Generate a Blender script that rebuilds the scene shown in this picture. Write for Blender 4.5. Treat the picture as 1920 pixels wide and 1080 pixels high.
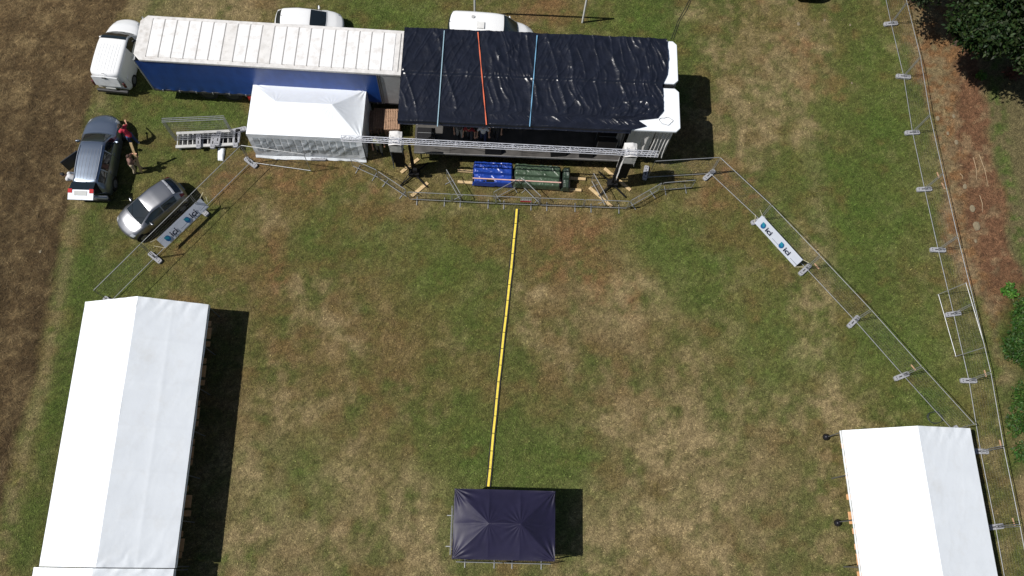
import bpy, bmesh, math, random
import numpy as np
from mathutils import Vector, Matrix
random.seed(7); rng = np.random.default_rng(7)
R_ = math.radians
SC = bpy.context.scene
for o in list(bpy.data.objects): bpy.data.objects.remove(o)
COL = SC.collection

# ---------------------------------------------------------------- camera
F, T, ROLL, H = 1577.6244, 0.31295833, 0.11463668, 40.40965   # solved from the fence panels (3.45 x 2 m)
_r = np.array([1, 0, 0.]); _u = np.array([0, math.cos(T), math.sin(T)]); _f = np.array([0, math.sin(T), -math.cos(T)])
_c, _s = math.cos(ROLL), math.sin(ROLL)
RT = _c*_r + _s*_u; UP = -_s*_r + _c*_u
cam = bpy.data.cameras.new('camera'); camo = bpy.data.objects.new('camera', cam); COL.objects.link(camo)
cam.sensor_width = 36; cam.lens = F/1920*36; cam.clip_end = 2000; cam.clip_start = .5
M4 = Matrix.Identity(4)
for i in range(3):
    M4[i][0] = RT[i]; M4[i][1] = UP[i]; M4[i][2] = -_f[i]
M4[2][3] = H
camo.matrix_world = M4
SC.camera = camo
SC.render.resolution_x = 1024; SC.render.resolution_y = 576

# ---------------------------------------------------------------- light
SUNV = Vector((-.68, -.195, 1.0)).normalized()                 # towards the sun
elev = math.asin(SUNV.z); az = math.atan2(SUNV.x, SUNV.y)
w = bpy.data.worlds.new('World'); SC.world = w; w.use_nodes = True
nt = w.node_tree; nt.nodes.clear()
sky = nt.nodes.new('ShaderNodeTexSky'); sky.sky_type = 'NISHITA'; sky.sun_disc = False
sky.sun_elevation = elev; sky.sun_rotation = az
bg = nt.nodes.new('ShaderNodeBackground'); bg.inputs[1].default_value = .05
wo = nt.nodes.new('ShaderNodeOutputWorld')
nt.links.new(sky.outputs[0], bg.inputs[0]); nt.links.new(bg.outputs[0], wo.inputs[0])
sl = bpy.data.lights.new('sun', 'SUN'); sl.energy = 4.9; sl.angle = R_(.53); sl.color = (1, .965, .91)
so = bpy.data.objects.new('sun', sl); COL.objects.link(so)
so.rotation_euler = SUNV.to_track_quat('Z', 'Y').to_euler()
SC.view_settings.view_transform = 'Standard'; SC.view_settings.look = 'None'
SC.view_settings.gamma = 1; SC.view_settings.exposure = 0.0; SC.view_settings.use_curve_mapping = False

# ---------------------------------------------------------------- helpers
def at(px, py, z=0.0):
    """real-world point at height z seen at pixel (px,py) of the 1920-wide photograph"""
    d = F*_f + RT*(px-960) - UP*(py-540)
    k = (z-H)/d[2]
    return Vector((d[0]*k, d[1]*k, z))
def V(*a): return Vector(a)
def tag(o, label=None, cat=None, group=None, kind=None):
    if label: o['label'] = label
    if cat: o['category'] = cat
    if group: o['group'] = group
    if kind: o['kind'] = kind
    return o
def empty(name, loc, rz=0, label=None, cat=None, group=None):
    o = bpy.data.objects.new(name, None); COL.objects.link(o); o.empty_display_size = .2
    o.location = loc; o.rotation_euler = (0, 0, rz)
    return tag(o, label, cat, group)
def rootmat(p):
    while p.parent: p = p.parent
    return Matrix.Translation(p.location) @ p.rotation_euler.to_matrix().to_4x4()
class MB:
    def __init__(s): s.v = []; s.f = []
    def add(s, vs, fs):
        n = len(s.v); s.v += [Vector(v) for v in vs]; s.f += [tuple(i+n for i in f) for f in fs]; return s
    def box(s, c, d, rz=0, m=None):
        x, y, z = d[0]/2, d[1]/2, d[2]/2
        vs = [Vector((a*x, b*y, e*z)) for e in (-1, 1) for a, b in ((-1, -1), (1, -1), (1, 1), (-1, 1))]
        mm = m or Matrix.Rotation(rz, 3, 'Z')
        return s.add([mm @ v + Vector(c) for v in vs], [(3, 2, 1, 0), (4, 5, 6, 7), (0, 1, 5, 4), (1, 2, 6, 5), (2, 3, 7, 6), (3, 0, 4, 7)])
    def beam(s, p, q, wd, h):
        p = Vector(p); q = Vector(q); d = (q-p); L = d.length; x = d.normalized()
        up = Vector((0, 0, 1)) if abs(x.z) < .95 else Vector((0, 1, 0))
        y = up.cross(x).normalized(); z = x.cross(y)
        m = Matrix((x, y, z)).transposed()
        return s.box((p+q)/2, (L, wd, h), m=m)
    def tube(s, p, q, r, n=6, r2=None):
        p = Vector(p); q = Vector(q); d = (q-p).normalized(); r2 = r if r2 is None else r2
        a = d.orthogonal().normalized(); b = d.cross(a)
        vs = [p + (a*math.cos(t)+b*math.sin(t))*r for t in [2*math.pi*i/n for i in range(n)]]
        vs += [q + (a*math.cos(t)+b*math.sin(t))*r2 for t in [2*math.pi*i/n for i in range(n)]]
        return s.add(vs, [(i, (i+1) % n, n+(i+1) % n, n+i) for i in range(n)] + [tuple(range(n))[::-1], tuple(range(n, 2*n))])
    def path(s, pts, r, n=6):
        for a, b in zip(pts, pts[1:]): s.tube(a, b, r, n)
        return s
    def capsule(s, p, q, r1, r2, n=12):
        p = Vector(p); q = Vector(q); d = q-p; d = d.normalized() if d.length > 1e-6 else Vector((0, 0, 1))
        a = d.orthogonal().normalized(); b = d.cross(a); rings = []
        for t in (-80, -50, -20, 0): rings.append((p + d*r1*math.sin(R_(t)), r1*math.cos(R_(t))))
        for t in (0, 20, 50, 80): rings.append((q + d*r2*math.sin(R_(t)), r2*math.cos(R_(t))))
        vs = []
        for c, r in rings: vs += [c + (a*math.cos(2*math.pi*i/n)+b*math.sin(2*math.pi*i/n))*r for i in range(n)]
        fs = [(k*n+i, k*n+(i+1) % n, (k+1)*n+(i+1) % n, (k+1)*n+i) for k in range(len(rings)-1) for i in range(n)]
        fs += [tuple(range(n))[::-1], tuple(range((len(rings)-1)*n, len(rings)*n))]
        return s.add(vs, fs)
    def disc(s, c, ax, r, t, n=20):
        ax = Vector(ax).normalized(); c = Vector(c); return s.tube(c-ax*t/2, c+ax*t/2, r, n)
    def poly(s, pts, h):
        pts = [Vector(p) for p in pts]; n = len(pts)
        return s.add(pts + [p-Vector((0, 0, h)) for p in pts],
            [tuple(range(n)), tuple(range(n, 2*n))[::-1]] + [(i+n, (i+1) % n+n, (i+1) % n, i) for i in range(n)])
    def build(s, name, mat, parent=None, world=True, smooth=False, bevel=0, kind=None):
        vs = s.v
        if parent is not None and world:
            mi = rootmat(parent).inverted(); vs = [mi @ v for v in vs]
        me = bpy.data.meshes.new(name); me.from_pydata([tuple(v) for v in vs], [], s.f)
        me.materials.append(mat); me.update()
        if smooth: me.polygons.foreach_set('use_smooth', [True]*len(me.polygons))
        o = bpy.data.objects.new(name, me); COL.objects.link(o)
        if parent is not None: o.parent = parent
        if bevel:
            b = o.modifiers.new('bevel', 'BEVEL'); b.width = bevel; b.segments = 2; b.limit_method = 'ANGLE'
        if kind: o['kind'] = kind
        return o
def link_mesh(name, me, parent=None, smooth=False):
    if smooth: me.polygons.foreach_set('use_smooth', [True]*len(me.polygons))
    o = bpy.data.objects.new(name, me); COL.objects.link(o)
    if parent is not None: o.parent = parent
    return o
def copy_tree(o, parent=None):
    c = o.copy(); COL.objects.link(c); c.parent = parent
    for ch in list(o.children): copy_tree(ch, c)
    return c
def grid_mesh(name, P, mat, parent=None, world=True, smooth=True, mask=None):
    """P: array (m,n,3) of world points"""
    m, n, _ = P.shape; vs = P.reshape(-1, 3)
    if parent is not None and world:
        mi = np.array(rootmat(parent).inverted()); vs = vs @ mi[:3, :3].T + mi[:3, 3]
    i, j = np.meshgrid(np.arange(m-1), np.arange(n-1), indexing='ij')
    q = np.stack([i*n+j, (i+1)*n+j, (i+1)*n+j+1, i*n+j+1], -1).reshape(-1, 4)
    if mask is not None: q = q[mask.reshape(-1)]
    me = bpy.data.meshes.new(name); np_mesh(me, vs, q)
    me.materials.append(mat)
    o = link_mesh(name, me, parent, smooth); return o
def np_mesh(me, vs, q):
    k = q.shape[1]
    me.vertices.add(len(vs)); me.vertices.foreach_set('co', np.asarray(vs, dtype=np.float32).ravel())
    me.loops.add(q.size); me.loops.foreach_set('vertex_index', q.astype(np.int32).ravel())
    me.polygons.add(len(q)); me.polygons.foreach_set('loop_start', np.arange(0, q.size, k, dtype=np.int32))
    me.update(calc_edges=True); me.validate()
def vn(x, y, seed=0):
    x = np.asarray(x, dtype=float)+seed*17.31; y = np.asarray(y, dtype=float)-seed*9.77
    xi = np.floor(x); yi = np.floor(y); fx = x-xi; fy = y-yi
    fx = fx*fx*(3-2*fx); fy = fy*fy*(3-2*fy)
    def h(a, b):
        s = np.sin(a*127.1+b*311.7+seed*74.7)*43758.5453; return s-np.floor(s)
    return (h(xi, yi)*(1-fx)+h(xi+1, yi)*fx)*(1-fy)+(h(xi, yi+1)*(1-fx)+h(xi+1, yi+1)*fx)*fy
def fbm(x, y, seed=0, o=4):
    s = 0; a = .5; t = 0
    for k in range(o): s = s+a*vn(np.asarray(x)*2**k, np.asarray(y)*2**k, seed+k); t += a; a *= .5
    return s/t

# ---------------------------------------------------------------- materials
MATS = {}
def mat(name, col, rough=.6, metal=0, var=.15, vs=4.0, bump=0, bs=60, spec=.5, dirt=None, dirt_amt=.0, dirt_scale=2.0, coat=0):
    if name in MATS: return MATS[name]
    m = bpy.data.materials.new(name); m.use_nodes = True; n = m.node_tree; b = n.nodes['Principled BSDF']
    b.inputs['Roughness'].default_value = rough; b.inputs['Metallic'].default_value = metal
    b.inputs['Specular IOR Level'].default_value = spec; b.inputs['Coat Weight'].default_value = coat
    tc = n.nodes.new('ShaderNodeTexCoord')
    ns = n.nodes.new('ShaderNodeTexNoise'); ns.inputs['Scale'].default_value = vs; ns.inputs['Detail'].default_value = 5
    n.links.new(tc.outputs['Object'], ns.inputs['Vector'])
    rp = n.nodes.new('ShaderNodeMapRange'); rp.inputs[1].default_value = .3; rp.inputs[2].default_value = .7
    rp.inputs[3].default_value = 1-var; rp.inputs[4].default_value = 1+var*.4
    n.links.new(ns.outputs['Fac'], rp.inputs[0])
    mx = n.nodes.new('ShaderNodeVectorMath'); mx.operation = 'SCALE'; mx.inputs[0].default_value = col[:3]
    n.links.new(rp.outputs[0], mx.inputs['Scale'])
    out = mx.outputs[0]
    if dirt:
        n2 = n.nodes.new('ShaderNodeTexNoise'); n2.inputs['Scale'].default_value = dirt_scale; n2.inputs['Detail'].default_value = 8
        n2.inputs['Roughness'].default_value = .7
        n.links.new(tc.outputs['Object'], n2.inputs['Vector'])
        r2 = n.nodes.new('ShaderNodeMapRange'); r2.inputs[1].default_value = .5; r2.inputs[2].default_value = .72
        r2.inputs[4].default_value = dirt_amt; n.links.new(n2.outputs['Fac'], r2.inputs[0])
        mm = n.nodes.new('ShaderNodeMixRGB'); mm.inputs[2].default_value = (*dirt, 1)
        n.links.new(r2.outputs[0], mm.inputs[0]); n.links.new(out, mm.inputs[1]); out = mm.outputs[0]
    n.links.new(out, b.inputs['Base Color'])
    if bump:
        n3 = n.nodes.new('ShaderNodeTexNoise'); n3.inputs['Scale'].default_value = bs; n3.inputs['Detail'].default_value = 3
        n.links.new(tc.outputs['Object'], n3.inputs['Vector'])
        bm = n.nodes.new('ShaderNodeBump'); bm.inputs['Strength'].default_value = bump; bm.inputs['Distance'].default_value = .02
        n.links.new(n3.outputs['Fac'], bm.inputs['Height']); n.links.new(bm.outputs[0], b.inputs['Normal'])
    MATS[name] = m; return m
def attr_mat(name, fine=1.0, rough=.9, transl=0):
    m = bpy.data.materials.new(name); m.use_nodes = True; n = m.node_tree; b = n.nodes['Principled BSDF']
    b.inputs['Roughness'].default_value = rough; b.inputs['Specular IOR Level'].default_value = .15
    a = n.nodes.new('ShaderNodeAttribute'); a.attribute_name = 'Col'
    out = a.outputs['Color']
    if fine:
        g = n.nodes.new('ShaderNodeNewGeometry'); fac = None
        for sc, lo, hi, det in ((3.0, 1-.20*fine, 1+.20*fine, 5), (7.5, 1-.34*fine, 1+.34*fine, 3), (17.0, 1-.50*fine, 1+.50*fine, 2)):
            ns = n.nodes.new('ShaderNodeTexNoise'); ns.inputs['Scale'].default_value = sc; ns.inputs['Detail'].default_value = det
            ns.inputs['Roughness'].default_value = .65; ns.inputs['Distortion'].default_value = .6
            n.links.new(g.outputs['Position'], ns.inputs['Vector'])
            rp = n.nodes.new('ShaderNodeMapRange'); rp.inputs[1].default_value = .3; rp.inputs[2].default_value = .7
            rp.inputs[3].default_value = lo; rp.inputs[4].default_value = hi; n.links.new(ns.outputs['Fac'], rp.inputs[0])
            if fac is None: fac = rp.outputs[0]
            else:
                mu = n.nodes.new('ShaderNodeMath'); mu.operation = 'MULTIPLY'; n.links.new(fac, mu.inputs[0]); n.links.new(rp.outputs[0], mu.inputs[1]); fac = mu.outputs[0]
        mx = n.nodes.new('ShaderNodeVectorMath'); mx.operation = 'SCALE'; n.links.new(out, mx.inputs[0]); n.links.new(fac, mx.inputs['Scale']); out = mx.outputs[0]
        bm = n.nodes.new('ShaderNodeBump'); bm.inputs['Strength'].default_value = .7; bm.inputs['Distance'].default_value = .05
        n.links.new(fac, bm.inputs['Height']); n.links.new(bm.outputs[0], b.inputs['Normal'])
    n.links.new(out, b.inputs['Base Color'])
    return m
WHITE_PVC = mat('white_pvc', (.80, .84, .885), .45, var=.03, vs=1.5, dirt=(.62, .6, .55), dirt_amt=.25, dirt_scale=1.0, bump=.15, bs=6)
WALL_PVC = mat('clear_wall_pvc', (.78, .82, .87), .35, var=.12, vs=3, bump=.5, bs=4)
PANE_PVC = mat('window_pvc', (.48, .53, .58), .15, var=.2, vs=5, bump=.6, bs=5)
ROOF_W = mat('trailer_roof_sheet', (.79, .785, .785), .5, var=.07, vs=3, dirt=(.42, .38, .33), dirt_amt=.5, dirt_scale=2.2)
ROOF_RIM = mat('trailer_rim', (.67, .655, .64), .55, var=.15, vs=5, dirt=(.36, .32, .28), dirt_amt=.6, dirt_scale=3)
ROOF_BOW = mat('trailer_bow_grey', (.40, .39, .38), .6, var=.2, vs=6)
BLUE_CURT = mat('blue_curtain', (.010, .058, .26), .38, var=.18, vs=2, bump=.2, bs=5)
GREY_PANEL = mat('grey_panel', (.38, .39, .40), .5, var=.12, vs=3, dirt=(.22, .2, .18), dirt_amt=.5)
TARP_B = mat('black_plastic', (.010, .012, .021), .30, var=.3, vs=3, bump=.5, bs=9, spec=.55)
BLACK = mat('black_paint', (.008, .008, .009), .75, var=.3, spec=.2)
RUBBER = mat('rubber', (.015, .015, .016), .8, var=.3)
STEEL = mat('galvanised_steel', (.36, .37, .38), .48, metal=.5, var=.2, vs=20)
WIRE = mat('fence_wire', (.20, .205, .20), .6, metal=.3, var=.2)
ALU = mat('truss_aluminium', (.60, .61, .66), .4, metal=.3, var=.1)
CONC = mat('concrete_foot', (.33, .335, .36), .85, var=.25, vs=14, bump=.5, bs=80)
WOODY = mat('pale_timber', (.58, .42, .22), .7, var=.3, vs=9, bump=.3)
WOOD_T = mat('beer_table_wood', (.66, .36, .17), .45, var=.25, vs=6)
PALLETW = mat('pallet_wood', (.36, .22, .14), .8, var=.35, vs=8)
DECK = mat('stage_deck', (.03, .029, .028), .6, var=.3, vs=2)
NAVY = mat('navy_canopy', (.018, .016, .042), .5, var=.15, vs=2, bump=.2, bs=5, spec=.35)
TEALTARP = mat('green_tarp', (.055, .09, .055), .4, var=.2, vs=3, bump=.6, bs=8)
BLUETARP = mat('blue_tarp', (.015, .055, .33), .32, var=.25, vs=3, bump=.6, bs=8)
GLASS = mat('dark_glass', (.012, .018, .022), .06, var=.1, spec=.9)
YEL = mat('cable_ramp_yellow', (.82, .64, .07), .5, var=.12, vs=12, dirt=(.30, .22, .08), dirt_amt=.6, dirt_scale=7)
CHROME = mat('chrome', (.7, .7, .72), .15, metal=1)
REDL = mat('tail_light_red', (.40, .008, .012), .6, spec=.2)
CLEARL = mat('head_light', (.45, .47, .50), .15, metal=.3)
STRAPB = mat('blue_strap', (.16, .36, .55), .6); STRAPO = mat('orange_strap', (.70, .15, .07), .6)
STRAPT = mat('grey_blue_strap', (.28, .42, .50), .6)
PAINT_W = mat('white_car_paint', (.80, .81, .82), .22, var=.02, coat=.5)

# ---------------------------------------------------------------- ground colours
def pw(px, py, z=0): p = at(px, py, z); return (p.x, p.y)
def polyx(pts):                                     # x of a boundary as function of world y
    P = sorted([pw(*p)[::-1] for p in pts]); ys = [p[0] for p in P]; xs = [p[1] for p in P]
    return lambda y: np.interp(y, ys, xs)
edgeL = polyx([(255, -30), (205, 60), (168, 190), (148, 300), (122, 400), (100, 500), (82, 600), (55, 740), (20, 860), (-10, 990), (-30, 1080)])
mulL = polyx([(1690, -60), (1708, 90), (1738, 200), (1762, 330), (1772, 470), (1835, 560), (1868, 650), (1888, 760), (1905, 900), (1935, 1080)])
mulM = polyx([(1790, -60), (1790, 130), (1800, 300), (1815, 430), (1850, 540), (1900, 640), (1950, 760), (1960, 1080)])
mulR = polyx([(1850, -60), (1848, 160), (1862, 300), (1890, 440), (1925, 520), (1960, 640), (1980, 1080)])
TAN = [(1000,560,35),(1030,640,40),(1180,560,55),(1140,540,35),(1270,810,75),(1230,855,55),(1300,900,60),(1265,1000,75),(1185,1000,55),(1330,1040,60),(460,880,40),(470,1000,60),(600,1010,45),(540,760,40),(1500,80,35),(1505,150,30),(1440,170,40),(1430,215,35),(1345,110,30),(1395,262,38),(1420,310,22),(1500,420,28),(1530,470,22),(1530,560,30),(1520,640,28),(1565,770,50),(1415,780,45),(300,18,70),(430,20,60),(1300,20,30),(1180,130,25),(1480,30,25),(1720,70,26),(1500,240,26),(760,980,60),(820,1040,40),(1120,1045,50),(1180,780,40),(650,880,35),(640,620,35),(560,560,30),(505,420,30),(1360,160,25),(1455,120,28)]
RED = [(490,300,34),(440,330,26),(535,350,30),(600,345,30),(410,370,24),(1050,470,30),(1090,440,35),(1105,510,25),(520,500,26),(285,640,10),(245,215,14),(1085,330,10),(1345,370,26),(1180,560,25),(720,365,20),(340,470,26),(1040,20,40),(1030,-10,40),(1540,160,30),(1520,100,25),(1395,400,20),(1375,330,22)]
GRN = [(1650,100,70),(1670,230,60),(1660,320,70),(1600,400,70),(1560,330,60),(1700,430,45),(1640,520,60),(1740,740,60),(1480,650,50),(1430,600,60),(700,30,80),(780,40,50),(810,520,60),(700,460,50),(300,180,50),(400,200,50),(1250,450,60),(1300,520,60),(900,600,60),(1200,30,50),(1500,320,45),(560,900,50),(900,860,60),(1040,870,60),(250,520,60),(150,480,40),(190,200,20),(620,420,60),(1450,420,40),(1400,720,50),(1620,650,70),(1690,620,50),(150,640,30),(90,800,30)]
MAC_G = [(1650,200,130),(1640,420,140),(1700,650,130),(1480,640,90),(1450,420,70),(1200,40,110),(760,40,130),(880,860,120),(1000,880,90),(330,190,110),(160,560,70),(110,760,60),(60,980,60),(840,500,90),(1270,500,90),(400,420,60),(560,880,70),(1560,200,80)]
MAC_R = [(540,340,110),(450,330,80),(1060,480,110),(700,640,170),(500,520,100),(620,760,140),(1260,330,80),(1120,620,90),(980,700,80),(1380,380,60),(430,760,60)]
MAC_T = [(1290,900,200),(1200,1010,160),(1420,1000,150),(560,1000,150),(1150,590,90),(1390,220,80),(1480,130,70),(330,20,120),(760,1040,120),(480,880,80)]
streak = polyx([(1480, -40), (1500, 100), (1525, 300), (1545, 500), (1555, 700), (1560, 900)])
def blobs(x, y, L, seed):
    s = np.zeros_like(x)
    wx = x+1.6*(fbm(x*.9, y*.9, seed)-.5)*2; wy = y+1.6*(fbm(x*.9, y*.9, seed+9)-.5)*2
    for (px, py, r) in L:
        c = pw(px, py); rr = r/31.
        s = np.maximum(s, np.exp(-((wx-c[0])**2+(wy-c[1])**2)/(rr*rr)))
    return s
def sst(a, b, x): t = np.clip((x-a)/(b-a), 0, 1); return t*t*(3-2*t)
C_GR = np.array([.068, .084, .021]); C_OL = np.array([.116, .094, .034]); C_TAN = np.array([.245, .188, .098])
C_RED = np.array([.168, .092, .041]); C_FLD = np.array([.066, .044, .021]); C_FLD2 = np.array([.132, .094, .046])
C_MUL = np.array([.142, .074, .040]); C_MUL2 = np.array([.21, .148, .082]); C_GRN = np.array([.050, .090, .014]); C_VERGE = np.array([.125, .105, .05])
def mix(a, b, t): return a*(1-t[..., None])+b*t[..., None]
def regions(x, y):
    n = (fbm(x*1.1, y*1.1, 31)-.5)
    e = edgeL(y)+n*.6
    fl = sst(.35, -.25, x-e)
    ml = sst(-.35, .35, x-(mulL(y)+n*1.2)); mr = sst(-.3, .3, x-(mulR(y)+n*1.3))
    return fl, ml, mr
def gcol(x, y):
    x = np.asarray(x, float); y = np.asarray(y, float)
    n1 = fbm(x*.22, y*.22, 1); n2 = fbm(x*.8, y*.8, 5, 5); n3 = fbm(x*2.6, y*2.6, 11, 4); n4 = fbm(x*1.5+.3*y, y*1.1, 15, 4)
    g = sst(.34, .64, n1*.25+n2*.35+n4*.2+n3*.2)
    c = mix(np.broadcast_to(C_GR, x.shape+(3,)), C_OL, g)
    c = mix(c, C_TAN, sst(.46, .74, n4*.5+n3*.5+(n1-.5)*.25)*.5); c = mix(c, C_RED*.8, sst(.5, .75, fbm(x*.9, y*1.2, 19))*.5)
    for L_, K_, a_ in ((MAC_G, np.array([.058, .100, .017]), .72), (MAC_R, np.array([.125, .082, .034]), .60), (MAC_T, np.array([.180, .142, .074]), .55)):
        c = mix(c, K_, blobs(x, y, L_, 8)*a_*sst(.15, .7, n4*.5+n2*.5))
    c = mix(c, C_TAN*.9, np.exp(-((x-streak(y)-.5*(n3-.5))/.55)**2)*.5*sst(.3, .6, n3))
    c = mix(c, C_GRN, blobs(x, y, GRN, 3)*.60*sst(.34, .62, n3*.6+n4*.4+.06))
    c = mix(c, C_TAN, blobs(x, y, TAN, 4)*.85*sst(.26, .66, n4*.45+n3*.55))
    c = mix(c, C_RED, blobs(x, y, RED, 6)*.8*sst(.2, .6, n3))
    c = c*1.07
    # verge along the field: pale strip then green strip
    d = x-edgeL(y)
    c = mix(c, C_TAN*.85, np.exp(-((d-.55)/.35)**2)*.55*sst(.3, .6, n3+.1))
    c = mix(c, C_GRN*.85, np.exp(-((d-1.6)/.45)**2)*.5*sst(.3, .6, n3+.1)); c = mix(c, C_GR*.9, np.exp(-((d-2.2)/1.1)**2)*.4)
    fl, ml, mr = regions(x, y)
    f = mix(np.broadcast_to(C_FLD, x.shape+(3,)), C_FLD2, sst(.42, .75, fbm(x*.9, y*1.3, 21)*.5+fbm(x*4, y*4, 23)*.5))
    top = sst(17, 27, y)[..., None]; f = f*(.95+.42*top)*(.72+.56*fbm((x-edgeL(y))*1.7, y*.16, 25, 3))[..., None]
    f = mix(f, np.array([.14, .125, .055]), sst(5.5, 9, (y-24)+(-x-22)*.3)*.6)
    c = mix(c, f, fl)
    mid = sst(-.5, .5, x-(mulM(y)+(n3-.5)*2))
    m = mix(mix(np.broadcast_to(C_TAN*.8, x.shape+(3,)), C_RED, sst(.4, .6, n3)), C_MUL, mid)
    m = mix(m, C_MUL2, sst(.56, .68, fbm(x*1.9, y*1.9, 41, 3))*.7); m = m*(.75+.5*n3)[..., None]
    low = sst(14, 11, y)                    # the strip turns to dry grass nearer the camera
    m = mix(m, C_TAN*.82, low*.8)
    c = mix(c, m, ml)
    v = mix(np.broadcast_to(C_VERGE, x.shape+(3,)), C_GRN*1.15, np.exp(-((x-mulR(y)-.55)/.5)**2)*.75*sst(.35, .6, n3))
    c = mix(c, v, mr)
    c = mix(c, C_GRN*.8, blobs(x, y, [(1925, 590, 45), (1930, 660, 55), (1935, 740, 50), (1945, 830, 45)], 2)*.9)
    return c
def gz(x, y):
    fl, ml, mr = regions(x, y)
    return (fbm(x*.5, y*.5, 51)-.5)*.03 + fl*((fbm(x*3, y*3, 52)-.5)*.16-.02) + (fbm(x*5, y*5, 53)-.5)*.02
X0, X1, Y0, Y1, ST = -38., 36., -9., 44., .15
gx = np.arange(X0, X1, ST); gy = np.arange(Y0, Y1, ST)
GX, GY = np.meshgrid(gx, gy, indexing='ij')
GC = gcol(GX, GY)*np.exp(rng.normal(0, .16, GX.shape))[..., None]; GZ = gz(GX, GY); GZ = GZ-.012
fl, ml, mr = regions(GX, GY)
reg = np.zeros(GX.shape, int); reg[fl > .5] = 1; reg[(ml > .5)] = 2; reg[(mr > .5)] = 3
GMAT = attr_mat('turf_material', 1.0)
FMAT = attr_mat('stubble_material', 1.0)
names = ['lawn', 'stubble_field', 'bark_strip', 'verge']
i, j = np.meshgrid(np.arange(GX.shape[0]-1), np.arange(GX.shape[1]-1), indexing='ij')
n_ = GX.shape[1]
for k, nm in enumerate(names):
    sel = (reg[:-1, :-1] == k)
    q = np.stack([i*n_+j, (i+1)*n_+j, (i+1)*n_+j+1, i*n_+j+1], -1)[sel]
    used, inv = np.unique(q.ravel(), return_inverse=True)
    P = np.stack([GX, GY, GZ], -1).reshape(-1, 3)[used]
    me = bpy.data.meshes.new(nm); np_mesh(me, P, inv.reshape(-1, 4))
    ca = me.color_attributes.new('Col', 'FLOAT_COLOR', 'POINT')
    cc = np.ones((len(used), 4), np.float32); cc[:, :3] = GC.reshape(-1, 3)[used]; ca.data.foreach_set('color', cc.ravel())
    me.materials.append(FMAT if k in (1, 2) else GMAT)
    o = link_mesh(nm, me, None, True); o['kind'] = 'structure'
MB().box((0, 20, -.33), (900, 900, .4)).build('ground', mat('far_grass', (.085, .085, .03), .9, var=.4, vs=.3), kind='structure')

# blades of grass and straw: uncountable, one mesh per kind
def blades(name, label, cnt, test, L0, L1, Wd, lift, bright, straw, seed):
    r = np.random.default_rng(seed)
    x = r.uniform(X0+.3, X1-.3, cnt*3); y = r.uniform(Y0+.3, Y1-.3, cnt*3)
    vis = (x > -31-0*y) & (x < 31) & (y > -4.5) & (y < 37)
    x, y = x[vis], y[vis]; t = test(x, y); x, y = x[t][:cnt], y[t][:cnt]; n = len(x)
    a = r.uniform(0, 2*np.pi, n) if seed != 3 else r.normal(-1.2, .9, n)
    L = r.uniform(L0, L1, n); wd = Wd*r.uniform(.7, 1.4, n); up = L*r.uniform(.15, 1., n)*lift
    dx, dy = np.cos(a), np.sin(a); z = gz(x, y)-.012
    P = np.empty((n, 3, 3)); P[:, 0] = np.stack([x-dy*wd/2, y+dx*wd/2, z], -1); P[:, 1] = np.stack([x+dy*wd/2, y-dx*wd/2, z], -1)
    P[:, 2] = np.stack([x+dx*L, y+dy*L, z+up+.01], -1)
    me = bpy.data.meshes.new(name); np_mesh(me, P.reshape(-1, 3), np.arange(n*3).reshape(-1, 3))
    c = gcol(x, y)*bright*r.lognormal(-.03, .36, n)[:, None]
    s = r.random(n) < straw; c[s] = c[s]*.6+np.array([.13, .10, .055])*r.uniform(.4, 1.0, s.sum())[:, None]
    cc = np.ones((n, 3, 4), np.float32); cc[:, :, :3] = c[:, None]
    ca = me.color_attributes.new('Col', 'FLOAT_COLOR', 'POINT'); ca.data.foreach_set('color', cc.ravel())
    me.materials.append(BLADE); o = link_mesh(name, me); tag(o, label, 'grass', kind='stuff')
BLADE = attr_mat('blade_material', 0, .7)
isf = lambda x, y: regions(x, y)[0] > .4
ism = lambda x, y: (regions(x, y)[1] > .5) & (regions(x, y)[2] < .5)
blades('grass', 'short mown grass with dry patches covering the show field', 330000, lambda x, y: ~isf(x, y) & ~ism(x, y), .05, .13, .022, .6, 1.25, .10, 1)
blades('dry_stubble', 'long matted brown stubble in the field left of the lawn', 70000, isf, .12, .34, .022, .35, 1.25, .16, 2)
blades('bark_litter', 'brown bark and straw litter on the strip right of the fence', 26000, ism, .08, .26, .022, .3, 1.3, .18, 3)

exec_later = []
# ================================================================ TRAILERS
def frame(c0, c1):                                   # direction angle from two world points
    d = Vector(c1)-Vector(c0); return math.atan2(d.y, d.x)
def L2W(root): return rootmat(root)
# ---- curtain-side trailer (left)
A0, A1 = at(247, 110, 4.0), at(752, 140, 4.0)
ang = frame(A0, A1); LEN = (A1-A0).length+.02; WID = 2.55
tr = empty('curtain_trailer', (A0.x, A0.y, 0), ang, 'long curtain-side trailer with a ribbed white roof and blue curtain', 'trailer')
mb = MB()
ch = .32
mb.poly([(ch, 0, 3.96), (LEN, 0, 3.96), (LEN, WID, 3.96), (ch, WID, 3.96), (0, WID-ch, 3.96), (0, ch, 3.96)], .16)
mb.build('roof', ROOF_RIM, tr, world=False, bevel=.03)
roof = tr.children[0]
NP = 20; xs0 = .62; step = (LEN-.45-xs0)/NP
for k in range(NP):
    x = xs0+step*k; tone = [ROOF_W, ROOF_W, mat('trailer_roof_sheet_dull', (.70, .685, .67), .55, var=.1, vs=3, dirt=(.36, .32, .27), dirt_amt=.5)][(k*7+2) % 3 if k in (5, 6, 9, 17, 19) else 0]
    MB().box((x+step/2, WID/2+.0, 3.972), (step-.05, WID-.42, .024)).build('roof_panel', tone, roof, world=False, bevel=.006)
    MB().box((x, WID/2, 3.975), (.028, WID-.36, .03)).build('roof_bow', ROOF_BOW, roof, world=False)
MB().box((LEN-.22, WID/2, 3.975), (.035, WID-.36, .03)).build('roof_bow', ROOF_BOW, roof, world=False)
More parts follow.
